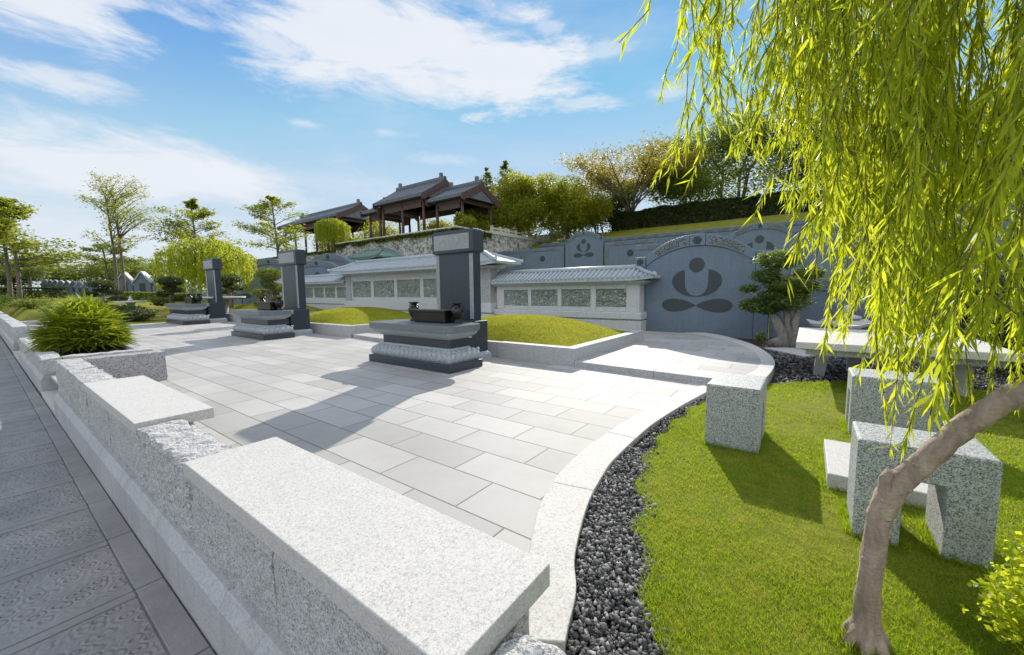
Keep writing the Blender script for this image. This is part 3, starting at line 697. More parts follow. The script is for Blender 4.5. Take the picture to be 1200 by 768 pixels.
# ------------------------------------------------------------------ memorial relief walls
def hip_roof(mb, x0, x1, yc, hd, ze, zr, h0, h1, pitch=.2, th=.10, rr=.045, flip=.06):
    """tiled roof: eave rectangle x0..x1, ridge inset by h0/h1 at the ends; ribs run down both slopes"""
    y0, y1 = yc-hd, yc+hd; rx0, rx1 = x0+h0, x1-h1
    e = [(x0, y0, ze+flip*(h0 > 0)), (x1, y0, ze+flip*(h1 > 0)), (x1, y1, ze+flip*(h1 > 0)), (x0, y1, ze+flip*(h0 > 0))]
    nseg = 12; f0 = []; f1 = []
    def ez(x):
        q = 0
        if h0 > 0: q = max(q, 1-(x-x0)/(h0*1.3))
        if h1 > 0: q = max(q, 1-(x1-x)/(h1*1.3))
        return ze+flip*max(0, q)**2
    def rz(x):
        a = 1.0
        if h0 > 0: a = min(a, (x-x0)/h0)
        if h1 > 0: a = min(a, (x1-x)/h1)
        return max(0, a)
    xs_ = sorted(set([x0, x1, rx0, rx1]+[x0+(x1-x0)*k/24 for k in range(25)]))
    for sgn in (-1, 1):
        for i in range(len(xs_)-1):
            xa, xb = xs_[i], xs_[i+1]; cols = []
            for x in (xa, xb):
                a = rz(x); col = []
                for k in range(5):
                    u = k/4*a; sag = -.05*math.sin(math.pi*k/4*a)*(zr-ze)
                    col.append((x, yc+sgn*hd*(1-u), ez(x)+(zr-ez(x))*u+sag))
                cols.append(col)
            vs = cols[0]+cols[1]; mb.add(vs, [(k, 5+k, 6+k, k+1) for k in range(4)], 0, False)
            mb.add([(xa, yc+sgn*hd, ez(xa)), (xb, yc+sgn*hd, ez(xb)), (xb, yc+sgn*hd, ez(xb)-th), (xa, yc+sgn*hd, ez(xa)-th)], [(0, 1, 2, 3)], 0)
        x = x0+pitch*.5
        while x < x1:
            a = rz(x)
            if a > .06:
                pts = []
                for k in range(5):
                    u = k/4*a; sag = -.05*math.sin(math.pi*k/4*a)*(zr-ze)
                    pts.append((x, yc+sgn*hd*(1-u)+(sgn*.015 if k == 0 else 0), ez(x)+(zr-ez(x))*u+sag+rr*.35))
                mb.tube(pts, rr, 6)
            x += pitch
    mb.add([(x0, y0, ez(x0)-th), (x1, y0, ez(x1)-th), (x1, y1, ez(x1)-th), (x0, y1, ez(x0)-th)], [(0, 1, 2, 3)], 0)
    for xx, hh in ((x0, h0), (x1, h1)):
        if hh > 0:
            mb.add([(xx, y0, ez(xx)), (xx, y1, ez(xx)), (xx, y1, ez(xx)-th), (xx, y0, ez(xx)-th)], [(0, 1, 2, 3)], 0)
            rx = rx0 if xx == x0 else rx1
            mb.add([(xx, y0, ez(xx)), (xx, y1, ez(xx)), (rx, yc, zr)], [(0, 1, 2)], 0)
            for yy in (y0, y1): mb.tube([(rx, yc, zr+.02), (xx+(rx-xx)*.5, yc+(yy-yc)*.5, (zr+ez(xx))/2+.01), (xx, yy, ez(xx)+.03), (xx-(rx-xx)*.06, yy+(yy-yc)*.06, ez(xx)+.07)], rr*1.5, 6)
        else: mb.add([(xx, y0, ez(xx)), (xx, yc, zr), (xx, y1, ez(xx)), (xx, y1, ez(xx)-th), (xx, y0, ez(xx)-th)], [(0, 1, 2, 3, 4)], 0)
    mb.tube([(rx0, yc, zr+.03), (rx1, yc, zr+.03)], rr*1.9, 8)
def memorial(label, x0, x1, yf, zg, zb, zl, zt, panels, pz, roof, posts=()):
    t = thing('memorial_wall', ((x0+x1)/2, yf+.3, zg), label, 'memorial wall', 'roofed relief walls behind the mounds')
    q = MB(); q.box(x0-.02, x1+.02, yf-.06, yf+.66, zg-.3, zb-.02); q.box(x0+.05, x1-.03, yf+.0, yf+.6, zb-.018, zb+.03)
    loft(q, x0-.03, x1+.03, yf-.09, yf+.69, [(0, zb+.03), (0, zl-.03), (.03, zl)]); q.build('plinth', G_MEMW, t, bevel=.008)
    q = MB(); q.box(x0+.06, x1-.06, yf+.09, yf+.55, zl, zt); q.build('wall_body', G_MEMW, t)
    q = MB(); xe = [x0+.06]+[v for p in panels for v in p]+[x1-.06]
    for k in range(0, len(xe), 2): q.box(xe[k], xe[k+1], yf+.01, yf+.088, zl+.001, zt-.001)
    for a, b_ in panels: q.box(a+.001, b_-.001, yf+.014, yf+.088, zl+.001, pz[0]); q.box(a+.001, b_-.001, yf+.014, yf+.088, pz[1], zt-.001)
    fr_ = q.build('panel_frame', G_MEMW, t, bevel=.012)
    for a, b_ in panels:
        q = MB(); q.box(a+.002, b_-.002, yf+.06, yf+.087, pz[0]+.002, pz[1]-.002)
        r = random.Random(int(a*100))
        for z_ in range(9):      # raised carving: curling stems and blossoms
            cx_, cz_ = r.uniform(a+.12, b_-.12), r.uniform(pz[0]+.08, pz[1]-.1); pts = []; an = r.uniform(0, 6.28)
            for k in range(7): pts.append((min(max(cx_, a+.03), b_-.03), yf+.058, min(max(cz_, pz[0]+.03), pz[1]-.03))); cx_ += math.cos(an)*.07; cz_ += math.sin(an)*.05; an += r.uniform(-.2, .9)
            q.tube(pts, [.014, .026, .032, .032, .026, .02, .012], 6)
            if r.random() < .6: dome(q, (cx_ if a+.05 < cx_ < b_-.05 else (a+b_)/2, yf+.06, min(max(cz_, pz[0]+.06), pz[1]-.06)), (.055, .022, .05))
        q.build('relief_panel', CARVE_G, fr_)
    for a, b_ in posts:
        q = MB(); q.box(a, b_, yf-.03, yf+.6, zl+.002, zt-.002); q.build('carved_post', CARVE_W, t, bevel=.01)
    q = MB(); loft(q, x0-.05, x1+.05, yf-.05, yf+.65, [(.06, zt), (.0, zt+.03), (-.1, zt+.09), (-.1, zt+.12)]); q.build('cornice', G_MEMW, t, bevel=.006)
    q = MB(); hip_roof(q, *roof); q.build('roof', G_TILE, t)
    return t
memorial('white relief wall under a grey tiled roof, right section beside the arched tomb', -10.03, -4.17, 12.45, .09, .42, .67, 1.55,
         [(-9.62, -8.47), (-8.33, -7.19), (-7.035, -5.91), (-5.71, -4.66)], (.82, 1.42), (-10.03, -3.72, 12.78, .62, 1.74, 2.08, 0, .75, .17, .08, .045, .07))
cp = [(-19.8+1.9*k, -18.12+1.9*k) for k in range(4)]+[(-12.2, -10.95)]
memorial('taller white relief wall under a hipped grey tiled roof, middle section behind the tall stele', -20.45, -10.07, 12.25, .1, .5, .93, 2.27,
         cp, (1.13, 1.96), (-21.1, -9.45, 12.58, .85, 2.45, 2.97, 1.25, 1.25, .2, .1, .055, .10), [(-20.42, -19.92), (-10.83, -10.10)])
memorial('white relief wall under a grey tiled roof, left section beyond the second stele', -29.0, -20.5, 12.45, .4, .72, 1.0, 1.78,
         [(-28.1+1.27*k, -27.0+1.27*k) for k in range(6)], (1.09, 1.69), (-29.4, -20.5, 12.78, .65, 1.98, 2.38, .8, 0, .2, .08, .05, .06))

# ------------------------------------------------------------------ arched tomb walls
def arc(hw, z0, sag, n=28, x0=0.0):
    Rr = (hw*hw+sag*sag)/(2*sag); zc = z0+sag-Rr; a = math.asin(min(1, hw/Rr))
    return [(x0+Rr*math.sin(-a+2*a*k/n), zc+Rr*math.cos(-a+2*a*k/n)) for k in range(n+1)]
def rosette(mb, x, z, y, r, mi=0):
    for k in range(8):
        a = k*math.pi/4; dome(mb, (x+math.cos(a)*r*.55, y, z+math.sin(a)*r*.55), (r*.33, .018, r*.33), 6, mi)
    dome(mb, (x, y, z), (r*.28, .024, r*.28), 8, mi)
    n = 20; pts = [(x+math.cos(2*math.pi*k/n)*r, y, z+math.sin(2*math.pi*k/n)*r) for k in range(n+1)]; mb.tube(pts, r*.10, 5, mi)
def arched_tomb(loc, label, rot=0, sc=1.0, big=True):
    """origin at the middle of the foot of the front face; front looks to -Y"""
    t = thing('arched_tomb', (0, 0, 0), label, 'tomb', 'arched blue grey tomb walls')
    base = [(1.5, -.3), (-1.5, -.3)]
    q = MB(); q.prism(base+[(-1.5, 2.06)]+arc(1.5, 2.06, .55)+[(1.5, 2.06)], 0, .34, 'y'); q.build('arched_slab', G_TOMB, t)
    inn = arc(1.5, 2.075, .545, 30); out = arc(1.5, 2.36, .60, 30)
    q = MB()
    for a, e in ((0, 13), (13, 17), (17, 30)):
        pts = inn[a:e+1]+out[a:e+1][::-1]
        cx = sum(p[0] for p in pts)/len(pts)
        q.prism([(p[0]+(.004 if p[0] < cx else -.004), p[1]) for p in pts], -.035 if e-a > 6 else -.045, .36, 'y')
    band = q.build('arch_band', G_TOMB, t, bevel=.012)
    for a, e in ((3, 12), (18, 27)):
        q = MB(); lo = [(p[0]*.97, p[1]+.07) for p in inn[a:e+1]]; hi = [(p[0]*.985, p[1]-.07) for p in out[a:e+1]]
        q.prism(lo+hi[::-1], -.043, -.02, 'y'); q.build('scroll_carving', CARVE_D, band)
    q = MB(); rosette(q, 0, 2.775, -.045, .11); q.build('rosette', G_DARKP, band)
    for s_ in (-1, 1):
        q = MB(); q.box(min(s_*1.508, s_*1.85), max(s_*1.508, s_*1.85), -.02, .36, -.3, 2.055); q.box(min(s_*1.515, s_*1.845), max(s_*1.515, s_*1.845), -.05, .35, 2.06, 2.37); pier = q.build('pier', G_TOMB, t, bevel=.01)
        q = MB(); rosette(q, s_*1.68, 2.215, -.05, .10); q.build('rosette', G_DARKP, pier)
    n = 36
    q = MB(); q.prism([(.215*math.cos(2*math.pi*k/n), 2.055+.215*math.sin(2*math.pi*k/n)) for k in range(n)], -.012, .01, 'y')
    o_ = densify([(-.335, 1.915), (-.5, 1.865), (-.63, 1.75), (-.69, 1.6), (-.66, 1.45), (-.55, 1.3), (-.38, 1.185), (-.2, 1.13), (0, 1.112)], 4)
    i_ = densify([(0, 1.128), (-.12, 1.155), (-.22, 1.23), (-.29, 1.34), (-.32, 1.48), (-.328, 1.7), (-.335, 1.915)], 4)
    for s_ in (-1, 1):
        pl_ = [(-s_*p[0], p[1]) for p in o_+i_[1:-1]]
        # strips between outer and inner curve keep the crescent clean
        m_ = 24
        def rs(P):
            P = np.array(P); d_ = np.r_[0, np.cumsum(np.hypot(*np.diff(P, axis=0).T))]; u = np.linspace(0, d_[-1], m_+1)
            return np.stack([np.interp(u, d_, P[:, 0]), np.interp(u, d_, P[:, 1])], 1)
        A = rs(o_); B = rs(i_[::-1])
        for k in range(m_):
            quad = [tuple(A[k]), tuple(A[k+1]), tuple(B[k+1]), tuple(B[k])]
            q.add([(s_*p[0], -.012, p[1]) for p in quad], [(0, 1, 2, 3)], 0)
            for P in (A, B): q.add([(s_*P[k][0], -.012, P[k][1]), (s_*P[k+1][0], -.012, P[k+1][1]), (s_*P[k+1][0], .01, P[k+1][1]), (s_*P[k][0], .01, P[k][1])], [(0, 1, 2, 3)], 0)
        lens = [(-s_*(.98*math.sin(math.pi/2*u)), .85+.20*(math.sin(math.pi*u**.85))) for u in np.linspace(0, 1, 16)]+[(-s_*(.98*math.sin(math.pi/2*u)), .85-.20*(math.sin(math.pi*u**.85))) for u in np.linspace(1, 0, 16)[1:-1]]
        q.prism(lens, -.012, .01, 'y')
    q.build('seated_figure_emblem', G_DARKP, t)
    t.location = loc; t.rotation_euler.z = rot; t.scale = (sc, sc, sc); return t
arched_tomb((-2.68, 12.9, .05), 'large blue grey arched tomb wall with seated figure emblem beside the sculpted bonsai')
t0 = bpy.data.objects['arched_tomb']
def tomb_copy(loc, label, sc=1.0, rot=0):
    c = copy_tree(t0); c.location = loc; c.rotation_euler = (0, 0, rot); c.scale = (sc,)*3; c['label'] = label; return c
tomb_copy((-2.25, 26.2, 2.03), 'blue grey arched tomb wall one terrace up, peeking above the nearest arch and bonsai')
tomb_copy((-15.95, 32.2, 3.6), 'blue grey arched tomb wall two terraces up, above the right relief wall roof', .98)
tomb_copy((-26.0, 13.6, .15), 'grey arched tomb wall standing right next to the second stele, behind the left relief wall', 1.14, R(35))
tomb_copy((-27.4, 15.2, .3), 'grey arched tomb wall below the overhanging hedge, left of the green roofed tomb', 1.30, R(20))
tomb_copy((-26.3, 18.9, .9), 'grey arched tomb wall directly behind the green tiled shrine roof', 1.30, R(10))
tomb_copy((-32.8, 13.5, .3), 'grey arched tomb wall in the gap left of the second stele', 1.25, R(25))
def side_panel(loc, w, h, label, emblem=True):
    t = thing('tomb_panel', loc, label, 'tomb panel', 'low side panels of the tomb walls')
    x, y, z = loc
    q = MB(); q.box(x, x+w, y, y+.3, z-.4, z+h-.3); q.build('slab', G_TOMB, t)
    q = MB(); q.box(x, x+w, y-.04, y+.33, z+h-.3, z+h); q.box(x, x+.32, y-.035, y-.001, z, z+h-.302); q.box(x+w-.32, x+w, y-.035, y-.001, z, z+h-.302); bo = q.build('border', G_TOMB, t, bevel=.012)
    for a, b_ in ((.18, .40), (.60, .82)): q = MB(); q.box(x+a*w, x+b_*w, y-.05, y-.02, z+h-.23, z+h-.07); q.build('dark_inlay', CARVE_D, bo)
    for xx in (x+.08, x+w-.24): q = MB(); q.box(xx, xx+.16, y-.045, y-.02, z+.45, z+h-.55); q.build('dark_inlay', CARVE_D, bo)
    if emblem:
        q = MB(); n = 24; q.prism([(x+w/2+.27*math.cos(2*math.pi*k/n), z+h*.45+.27*math.sin(2*math.pi*k/n)) for k in range(n)], y-.012, y+.02, 'y'); rosette(q, x+w/2, z+h*.45, y-.012, .24); q.build('round_emblem', G_DARKP, t)
    return t
side_panel((-.80, 12.98, .02), 5.2, 1.60, 'low blue grey panel wall right of the large arched tomb, behind bonsai and lantern', False)
side_panel((-9.3, 26.2, 2.05), 5.1, 2.2, 'blue grey panel left of the upper arched tomb, hidden behind the nearest arch')
side_panel((-.35, 26.2, 2.05), 4.6, 2.4, 'blue grey panel right of the upper arched tomb, behind the bonsai crown')
side_panel((4.3, 26.2, 2.05), 5.2, 2.4, 'blue grey panel far right on the first terrace behind the willow')
side_panel((-13.95, 32.2, 3.55), 4.4, 1.8, 'blue grey panel with round emblem right of the upper left arched tomb')
side_panel((-22.5, 32.2, 3.55), 4.6, 1.8, 'blue grey panel with round emblem left of the upper left arched tomb')
side_panel((-27.2, 32.4, 3.6), 4.6, 1.75, 'blue grey panel with round emblem farthest left, just right of the tall stele')
rw = thing('terrace_wall', (-6, 38, 5.0), 'long blue grey retaining wall with dark inlays along the foot of the grass bank', 'wall')
q = MB(); q.box(-24, 22, 38, 38.5, 4.0, 6.15); q.build('wall_face', G_TOMB, rw)
q = MB(); q.box(-24, 22, 37.95, 38.55, 6.152, 6.5); cop = q.build('coping', G_TOMB, rw, bevel=.03)
for k in range(39): q = MB(); q.box(-23.5+k*1.15, -22.75+k*1.15, 37.93, 37.96, 6.22, 6.42); q.build('dark_inlay', CARVE_D, cop)
gs = thing('shrine', (-25.9, 17.4, .5), 'small shrine with green glazed tile roof above the middle relief wall roof', 'shrine')
q = MB(); q.box(-27.2, -24.6, 17.2, 18.6, 0, 3.65); q.build('wall', G_MEMW, gs)
q = MB(); hip_roof(q, -27.8, -24.0, 17.9, 1.1, 3.85, 4.45, .9, .9, .22, .12, .06, .1); q.build('roof', GREEN_T, gs)
# ------------------------------------------------------------------ hillside terrace and pavilions
tb = thing('stone_terrace', (-35, 27, 2), 'tall rough stone retaining wall with hedge fringe carrying the timber pavilions', 'terrace')
q = MB(); q.box(-46, -25.8, 26.55, 43, -.5, 7.1); q.box(-45.9, -25.85, 43.002, 54, -.5, 8.3); q.build('stone_face', TERR, tb)
q = MB(); q.box(-46, -25.75, 26.45, 26.95, 7.102, 7.3); q.box(-26.15, -25.75, 26.952, 31.5, 7.102, 7.3); q.box(-26.1, -25.7, 31.55, 43, 7.102, 7.45); q.box(-26.1, -25.7, 43.005, 54, 8.302, 8.5); q.build('coping', PLASTER, tb, bevel=.02)
t2 = thing('stone_terrace', (-65, 28.5, 2), 'lower rough stone terrace wall in front of the farther pavilion, left of the willow', 'terrace')
q = MB(); q.box(-95, -46.05, 28, 45, -.5, 6.75); q.build('stone_face', TERR, t2)
q = MB(); q.box(-95, -46.1, 27.9, 28.4, 6.752, 6.9); q.build('coping', PLASTER, t2)
def cloud(pts, size, aspect=.55, flat=.35, droop=0.0):
    """one leaf face per point"""
    n = len(pts); nrm = rng.normal(size=(n, 3)); nrm[:, 2] = np.abs(nrm[:, 2])+flat*2; nrm /= np.linalg.norm(nrm, axis=1)[:, None]
    u = np.cross(nrm, rng.normal(size=(n, 3))); u /= np.linalg.norm(u, axis=1)[:, None]; v = np.cross(nrm, u)
    s = (np.asarray(size)*rng.uniform(.55, 1.35, n))[:, None]
    return np.stack([pts-u*s*.5, pts-v*s*.5*aspect+u*s*.05, pts+u*s*.5, pts+v*s*.5*aspect+u*s*.05], 1)
def blobpts(blobs, n, shell=.55):
    vol = np.array([b[3]*b[4]*b[5] for b in blobs])**.75; cnt = (vol/vol.sum()*n).astype(int)+1; out = []
    for b, c in zip(blobs, cnt):
        d = rng.normal(size=(c, 3)); d /= np.linalg.norm(d, axis=1)[:, None]
        r = shell+(1-shell)*rng.random(c)**.6; r *= 1+.16*np.sin(d[:, 0]*7+b[0])*np.sin(d[:, 1]*6+b[1])+.10*rng.normal(size=c)
        out.append(np.array(b[:3])+d*r[:, None]*np.array(b[3:6]))
    return np.concatenate(out)
def fringe(name, x0, x1, y0, y1, ztop, drop, n, mat, parent, size=.22):
    x = rng.uniform(x0, x1, n); y = rng.uniform(y0, y1, n); z = ztop-np.abs(rng.normal(0, drop, n))*(.6+.5*fbm(x, y, 1.5, 3))
    return polys(name, cloud(np.stack([x, y, z], 1), size), mat, parent)
fringe('hedge_fringe', -45.8, -25.7, 26.25, 26.6, 7.12, .33, 5200, L_SHRUB, tb); fringe('hedge_fringe', -25.82, -25.5, 26.4, 31.3, 7.10, .33, 1800, L_SHRUB, tb); fringe('hedge_fringe', -90, -46.2, 27.7, 28.1, 6.85, .28, 6000, L_SHRUB, t2)
def balustrade(x, y0, y1, z, label):
    t = thing('balustrade', (x, (y0+y1)/2, z), label, 'balustrade', 'white balustrades on the terrace edge')
    n = int((y1-y0)/1.35)
    for k in range(n+1):
        yy = y0+(y1-y0)*k/n; q = MB(); q.box(x-.12, x+.12, yy-.12, yy+.12, z, z+.86); q.box(x-.15, x+.15, yy-.15, yy+.15, z+.862, z+.95); q.build('post', PLASTER, t, bevel=.02)
    q = MB(); q.box(x-.09, x+.09, y0+.125, y1-.125, z+.62, z+.78); q.build('top_rail', PLASTER, t)
    q = MB(); q.box(x-.08, x+.08, y0+.125, y1-.125, z+.08, z+.30); q.build('bottom_rail', PLASTER, t)
balustrade(-25.9, 31.7, 39.9, 7.0, 'white stone balustrade stepping along the terrace edge, nearer lower run')
balustrade(-25.9, 43.3, 50, 8.5, 'white stone balustrade on the terrace edge, farther higher run toward the trees')
def pavilion(label, secs, yf, yb, zf):
    """secs: (x0,x1,eave z,ridge z,half depth) gabled roofs along X, first one is the tall middle"""
    yc = (yf+yb)/2
    t = thing('pavilion', ((secs[0][0]+secs[0][1])/2, yc, zf), label, 'pavilion', 'tiled timber pavilions on the terrace')
    for x0, x1, ze, zr, hd in secs:
        q = MB(); hip_roof(q, x0, x1, yc, hd, ze, zr, 0, 0, .36, .16, .075, 0); 
        q.box(x0, x1, yc-.16, yc+.16, zr+.05, zr+.32); q.box(x0+.5, x0+.8, yc-.15, yc+.15, zr+.322, zr+.75); q.box(x1-.8, x1-.5, yc-.15, yc+.15, zr+.322, zr+.75)
        rf_ = q.build('roof', ROOFT, t)
        for xx in (x0-.02, x1+.02):
            q = MB(); n = 10; lo = []; hi = []
            for k in range(2*n+1):
                u = abs(k-n)/n; yy = yc+(k-n)/n*(hd+.1); zz = zr-(zr-ze)*u-.10*math.sin(math.pi*u)*.5
                hi.append((yy, zz+.06)); lo.append((yy, zz-.62-(.10*abs(math.sin(k*1.57))) if u < .95 else zz-.45))
            q.prism(lo+hi[::-1], xx-.06, xx+.06, 'x'); q.build('barge_board', TIMBER, rf_)
        q = MB(); bx0, bx1 = x0+.7, x1-.7
        for yy in (yc-hd+.75, yc+hd-.75): q.box(bx0, bx1, yy-.10, yy+.10, ze-.55, ze-.05); q.box(bx0+.3, bx1-.3, yy-.05, yy+.05, ze-1.05, ze-.553)
        for xx in (bx0, bx1): q.box(xx-.10, xx+.10, yc-hd+.86, yc+hd-.86, ze-.56, ze-.06); q.box(xx-.08, xx+.08, yc-.12, yc+.12, ze-.058, zr-.15)
        q.build('beam', TIMBER, t)
        npst = max(2, int(round((bx1-bx0)/3.2))+1)
        for k in range(npst):
            xx = bx0+(bx1-bx0)*k/(npst-1)
            for yy in (yc-hd+.75, yc+hd-.75): q = MB(); q.tube([(xx, yy, zf), (xx, yy, ze-.3)], .15, 10); q.lathe([(.26, 0), (.26, .15), (.2, .22)], xx, yy, zf, 10); q.build('post', TIMBER, t)
        q = MB(); q.box(x0+.3, x1-.3, yc-hd+.5, yc+hd-.5, ze-.16, ze-.10); q.build('ceiling', TIMBER, t)
    return t
pavilion('brown timber pavilion with stepped grey tile roofs, the nearer one above the tall stele', [(-39.9, -31.7, 11.25, 13.35, 3.3), (-31.5, -26.6, 10.55, 12.1, 2.9), (-43.0, -39.7, 10.75, 12.2, 2.9)], 28.0, 34.2, 7.1)
pavilion('brown timber pavilion with one long gabled roof, the farther one behind the terrace willow', [(-66, -49.3, 11.5, 13.3, 3.6)], 29.2, 35.6, 6.75)

# ------------------------------------------------------------------ garden furniture on the right
def u_stool(label, x0, x1, y0, y1, h, axis, op):
    """granite block stool with a rectangular opening through it along an axis"""
    t = thing('granite_stool', ((x0+x1)/2, (y0+y1)/2, 0), label, 'stool', 'granite stools round the garden table')
    a, b_, zt = op; q = MB(); c = .012
    if axis == 'y': q.prism([(x0, -.03), (x0, h), (x1, h), (x1, -.03), (b_, -.03), (b_, zt), (a, zt), (a, -.03)], y0, y1, 'y')
    else: q.prism([(y0, -.03), (y0, h), (y1, h), (y1, -.03), (b_, -.03), (b_, zt), (a, zt), (a, -.03)], x0, x1, 'x')
    q.build('stone_body', G_SPECK, t, bevel=.016, seg=3); 
    return t
u_stool('flecked granite block stool standing alone at the lawn edge beside the gravel strip', -.69, -.27, 3.85, 4.49, .55, 'x', (4.08, 4.28, .36))
u_stool('flecked granite arch stool with an open middle, right behind the leaning willow trunk', .268, .80, 2.875, 3.27, .555, 'y', (.465, .625, .37))
u_stool('flecked granite block stool half hidden under the willow leaves in front of the garden table', .385, 1.03, 4.92, 5.43, .56, 'x', (5.07, 5.28, .36))
q = MB(); q.box(.175, .78, 3.47, 4.27, -.03, .10); tag(q.build('stone_slab', G_CAP, loc=(.45, 3.9, 0), bevel=.008), 'low smooth white stone slab lying in the grass left of the arch stool', 'slab')
gt = thing('garden_table', (.95, 7.9, 0), 'large flecked granite garden table with splayed legs behind the willow', 'table')
q = MB(); q.box(-.09, 1.95, 6.75, 9.25, .555, .65); q.build('table_top', [granite('honed table granite', (.52, .505, .475), (.38, .37, .35), .36, 160, .7, .1, 120, .002, .15)], gt, bevel=.01)
q = MB(); q.box(.02, 1.84, 6.85, 9.15, .47, .553); q.build('under_slab', G_SPECK, gt, bevel=.01)
for lx, ly, sx in ((.26, 8.12, -.05), (.72, 8.86, -.05), (1.62, 7.5, .05), (1.55, 8.8, .05)):
    q = MB(); q.frus((lx-.07+sx, lx+.07+sx, ly-.10, ly+.10), (lx-.09, lx+.09, ly-.10, ly+.10), -.05, .472); q.build('leg', G_PLINTH, gt, bevel=.006)
ln = thing('stone_lantern', (.75, 11.6, 0), 'low white stone lantern with upswept roof between the table and the wall', 'lantern')
q = MB(); q.lathe([(.34, -.04), (.34, .08), (.2, .12), (.17, .3), (.26, .36), (.3, .42), (.3, .5)], .75, 11.6, 0, 12); q.build('pedestal', G_MEMW, ln)
q = MB(); n = 12; vs = []
rings = [(.25, .50), (.66, .52), (.68, .58), (.45, .60), (.22, .66), (.14, .68)]
for r, z in rings:
    for k in range(24):
        a = 2*math.pi*k/24; up = abs(math.cos(3*a))**6; rr = r*(1+.10*up*(r > .6)); vs.append((.75+rr*math.cos(a), 11.6+rr*math.sin(a), z+.09*up*(r > .6)))
q.add(vs, [(i*24+k, i*24+(k+1) % 24, (i+1)*24+(k+1) % 24, (i+1)*24+k) for i in range(5) for k in range(24)]+[tuple(range(24))[::-1], tuple(120+k for k in range(24))], 0, False)
q.build('lantern_roof', G_CAP, ln)
q = MB(); q.lathe([(.14, .68), (.24, .70), (.25, .74), (.16, .77), (.08, .80), (.11, .86), (.09, .93), (.02, 1.0)], .75, 11.6, 0, 16); q.build('finial', G_CAP, ln)
q = MB(); q.prism([(-.76, 10.92), (-.16, 11.22), (.30, 10.6), (.02, 9.93)], -.05, .012, 'z'); tag(q.build('flagstone', G_CAP, loc=(-.2, 10.6, 0), bevel=.006), 'flat pale flagstone in the gravel below the sculpted bonsai', 'flagstone')

# ------------------------------------------------------------------ sculpted trees
def bx(px): return -.575+(px-914)*.01685
def bz(py): return 1.29+(342-py)*.0201
bt = thing('bonsai_tree', (-.38, 11.65, 0), 'sculpted ficus bonsai with dark leaf pads and gnarled pale trunk before the arched tomb', 'tree')
q = MB()
TR = [([(-.40, 11.62, -.03), (-.42, 11.63, .25), (-.55, 11.66, .55), (-.72, 11.68, .85), (-.62, 11.66, 1.25), (-.60, 11.65, 1.75), (-.58, 11.65, 2.1)], [.17, .13, .11, .10, .08, .06, .03]),
      ([(-.28, 11.66, -.03), (-.22, 11.68, .2), (-.33, 11.7, .45), (-.36, 11.7, .75), (-.46, 11.68, 1.1)], [.15, .11, .09, .08, .06]),
      ([(-.20, 11.58, -.03), (-.16, 11.6, .3), (-.20, 11.62, .6), (-.12, 11.62, .95), (.02, 11.62, 1.3)], [.12, .09, .08, .07, .05]),
      ([(-.55, 11.5, -.03), (-.48, 11.55, .12), (-.36, 11.6, .28)], [.10, .09, .05]), ([(-.82, 11.45, -.03), (-.66, 11.5, .06), (-.46, 11.56, .16)], [.05, .08, .08]),
      ([(-.05, 11.5, -.03), (-.12, 11.54, .1), (-.2, 11.58, .25)], [.06, .07, .06]), ([(-.62, 11.66, 1.0), (-.9, 11.6, 1.15), (-1.15, 11.58, 1.28)], [.06, .045, .03]), ([(-.6, 11.66, 1.35), (-.2, 11.62, 1.45), (.1, 11.6, 1.55)], [.05, .04, .03]),
      ([(-.45, 11.68, .9), (-.2, 11.5, .95), (-.1, 11.4, 1.0)], [.05, .04, .03]), ([(-.6, 11.66, 1.5), (-.4, 11.7, 1.7), (0, 11.7, 1.75)], [.05, .04, .03])]
for p, r in TR: q.tube(p, r, 9, 0, True, .25)
q.build('trunk', BARK_F, bt)
PADS = [(913, 303, 27, 12), (950, 320, 17, 8), (900, 322, 18, 9), (944, 335, 20, 7.5), (877, 337, 13, 5.5), (919, 333, 22, 8), (906, 345, 17, 6), (888, 358, 22, 9), (927, 353, 26, 11), (935, 343, 18, 8), (902, 363, 16, 6)]
pts = blobpts([(bx(a), 11.65+random.uniform(-.15, .15), bz(b_), c*.0172, c*.0150, d_*.0195) for a, b_, c, d_ in PADS], 16000, .55)
pts = np.concatenate([pts, blobpts([(bx(898), 11.3, .22, .14, .12, .14)], 200, .2)])
polys('foliage', cloud(pts, .065, .6, .5), L_BONSAI, bt)
def topiary(label, x, y, z, h, w, mat=L_DARK, n=4200, ls=.09, seed=1, group='cloud pruned garden trees'):
    r = random.Random(seed); t = thing('topiary_tree', (x, y, z), label, 'topiary', group)
    q = MB(); tp = [(x, y, z-.1), (x+.06*w, y, z+.3*h), (x-.05*w, y, z+.6*h), (x, y, z+.92*h)]; q.tube(tp, [.05*w+.04, .045*w+.03, .04*w, .02], 8, 0, True, .2)
    bl_ = [(x, y, z+.87*h, .36*w, .34*w, .12*h)]
    for k, hh in enumerate((.60, .40)):
        for s_ in (-1, 1):
            a = r.uniform(-.4, .4)+.6; rr = w*r.uniform(.26, .36)*(1 if k else .85); xx, yy = x+s_*rr*math.cos(a), y+rr*math.sin(a)*s_
            zz = z+(hh+s_*r.uniform(.02, .06))*h; bl_.append((xx, yy, zz, w*r.uniform(.20, .27), w*.22, h*r.uniform(.060, .085))); q.tube([(x, y, zz-.08*h), (xx, yy, zz-.02*h)], [.03*w+.01, .015], 6)
    bl_.append((x, y, z+.70*h, .20*w, .2*w, .06*h))
    q.build('trunk', BARK, t); polys('foliage', cloud(blobpts(bl_, n), ls, .6, .4), mat, t); return t
topiary('dark cloud pruned tree left of the stone lantern table, behind the palm clump', -33.2, 4.55, .25, 2.05, 1.9, L_DARK, 4200, .11, 2)
topiary('dark cloud pruned tree just left of the farthest altar', -29.0, 6.7, .12, 2.3, 1.8, L_DARK, 4200, .11, 3)
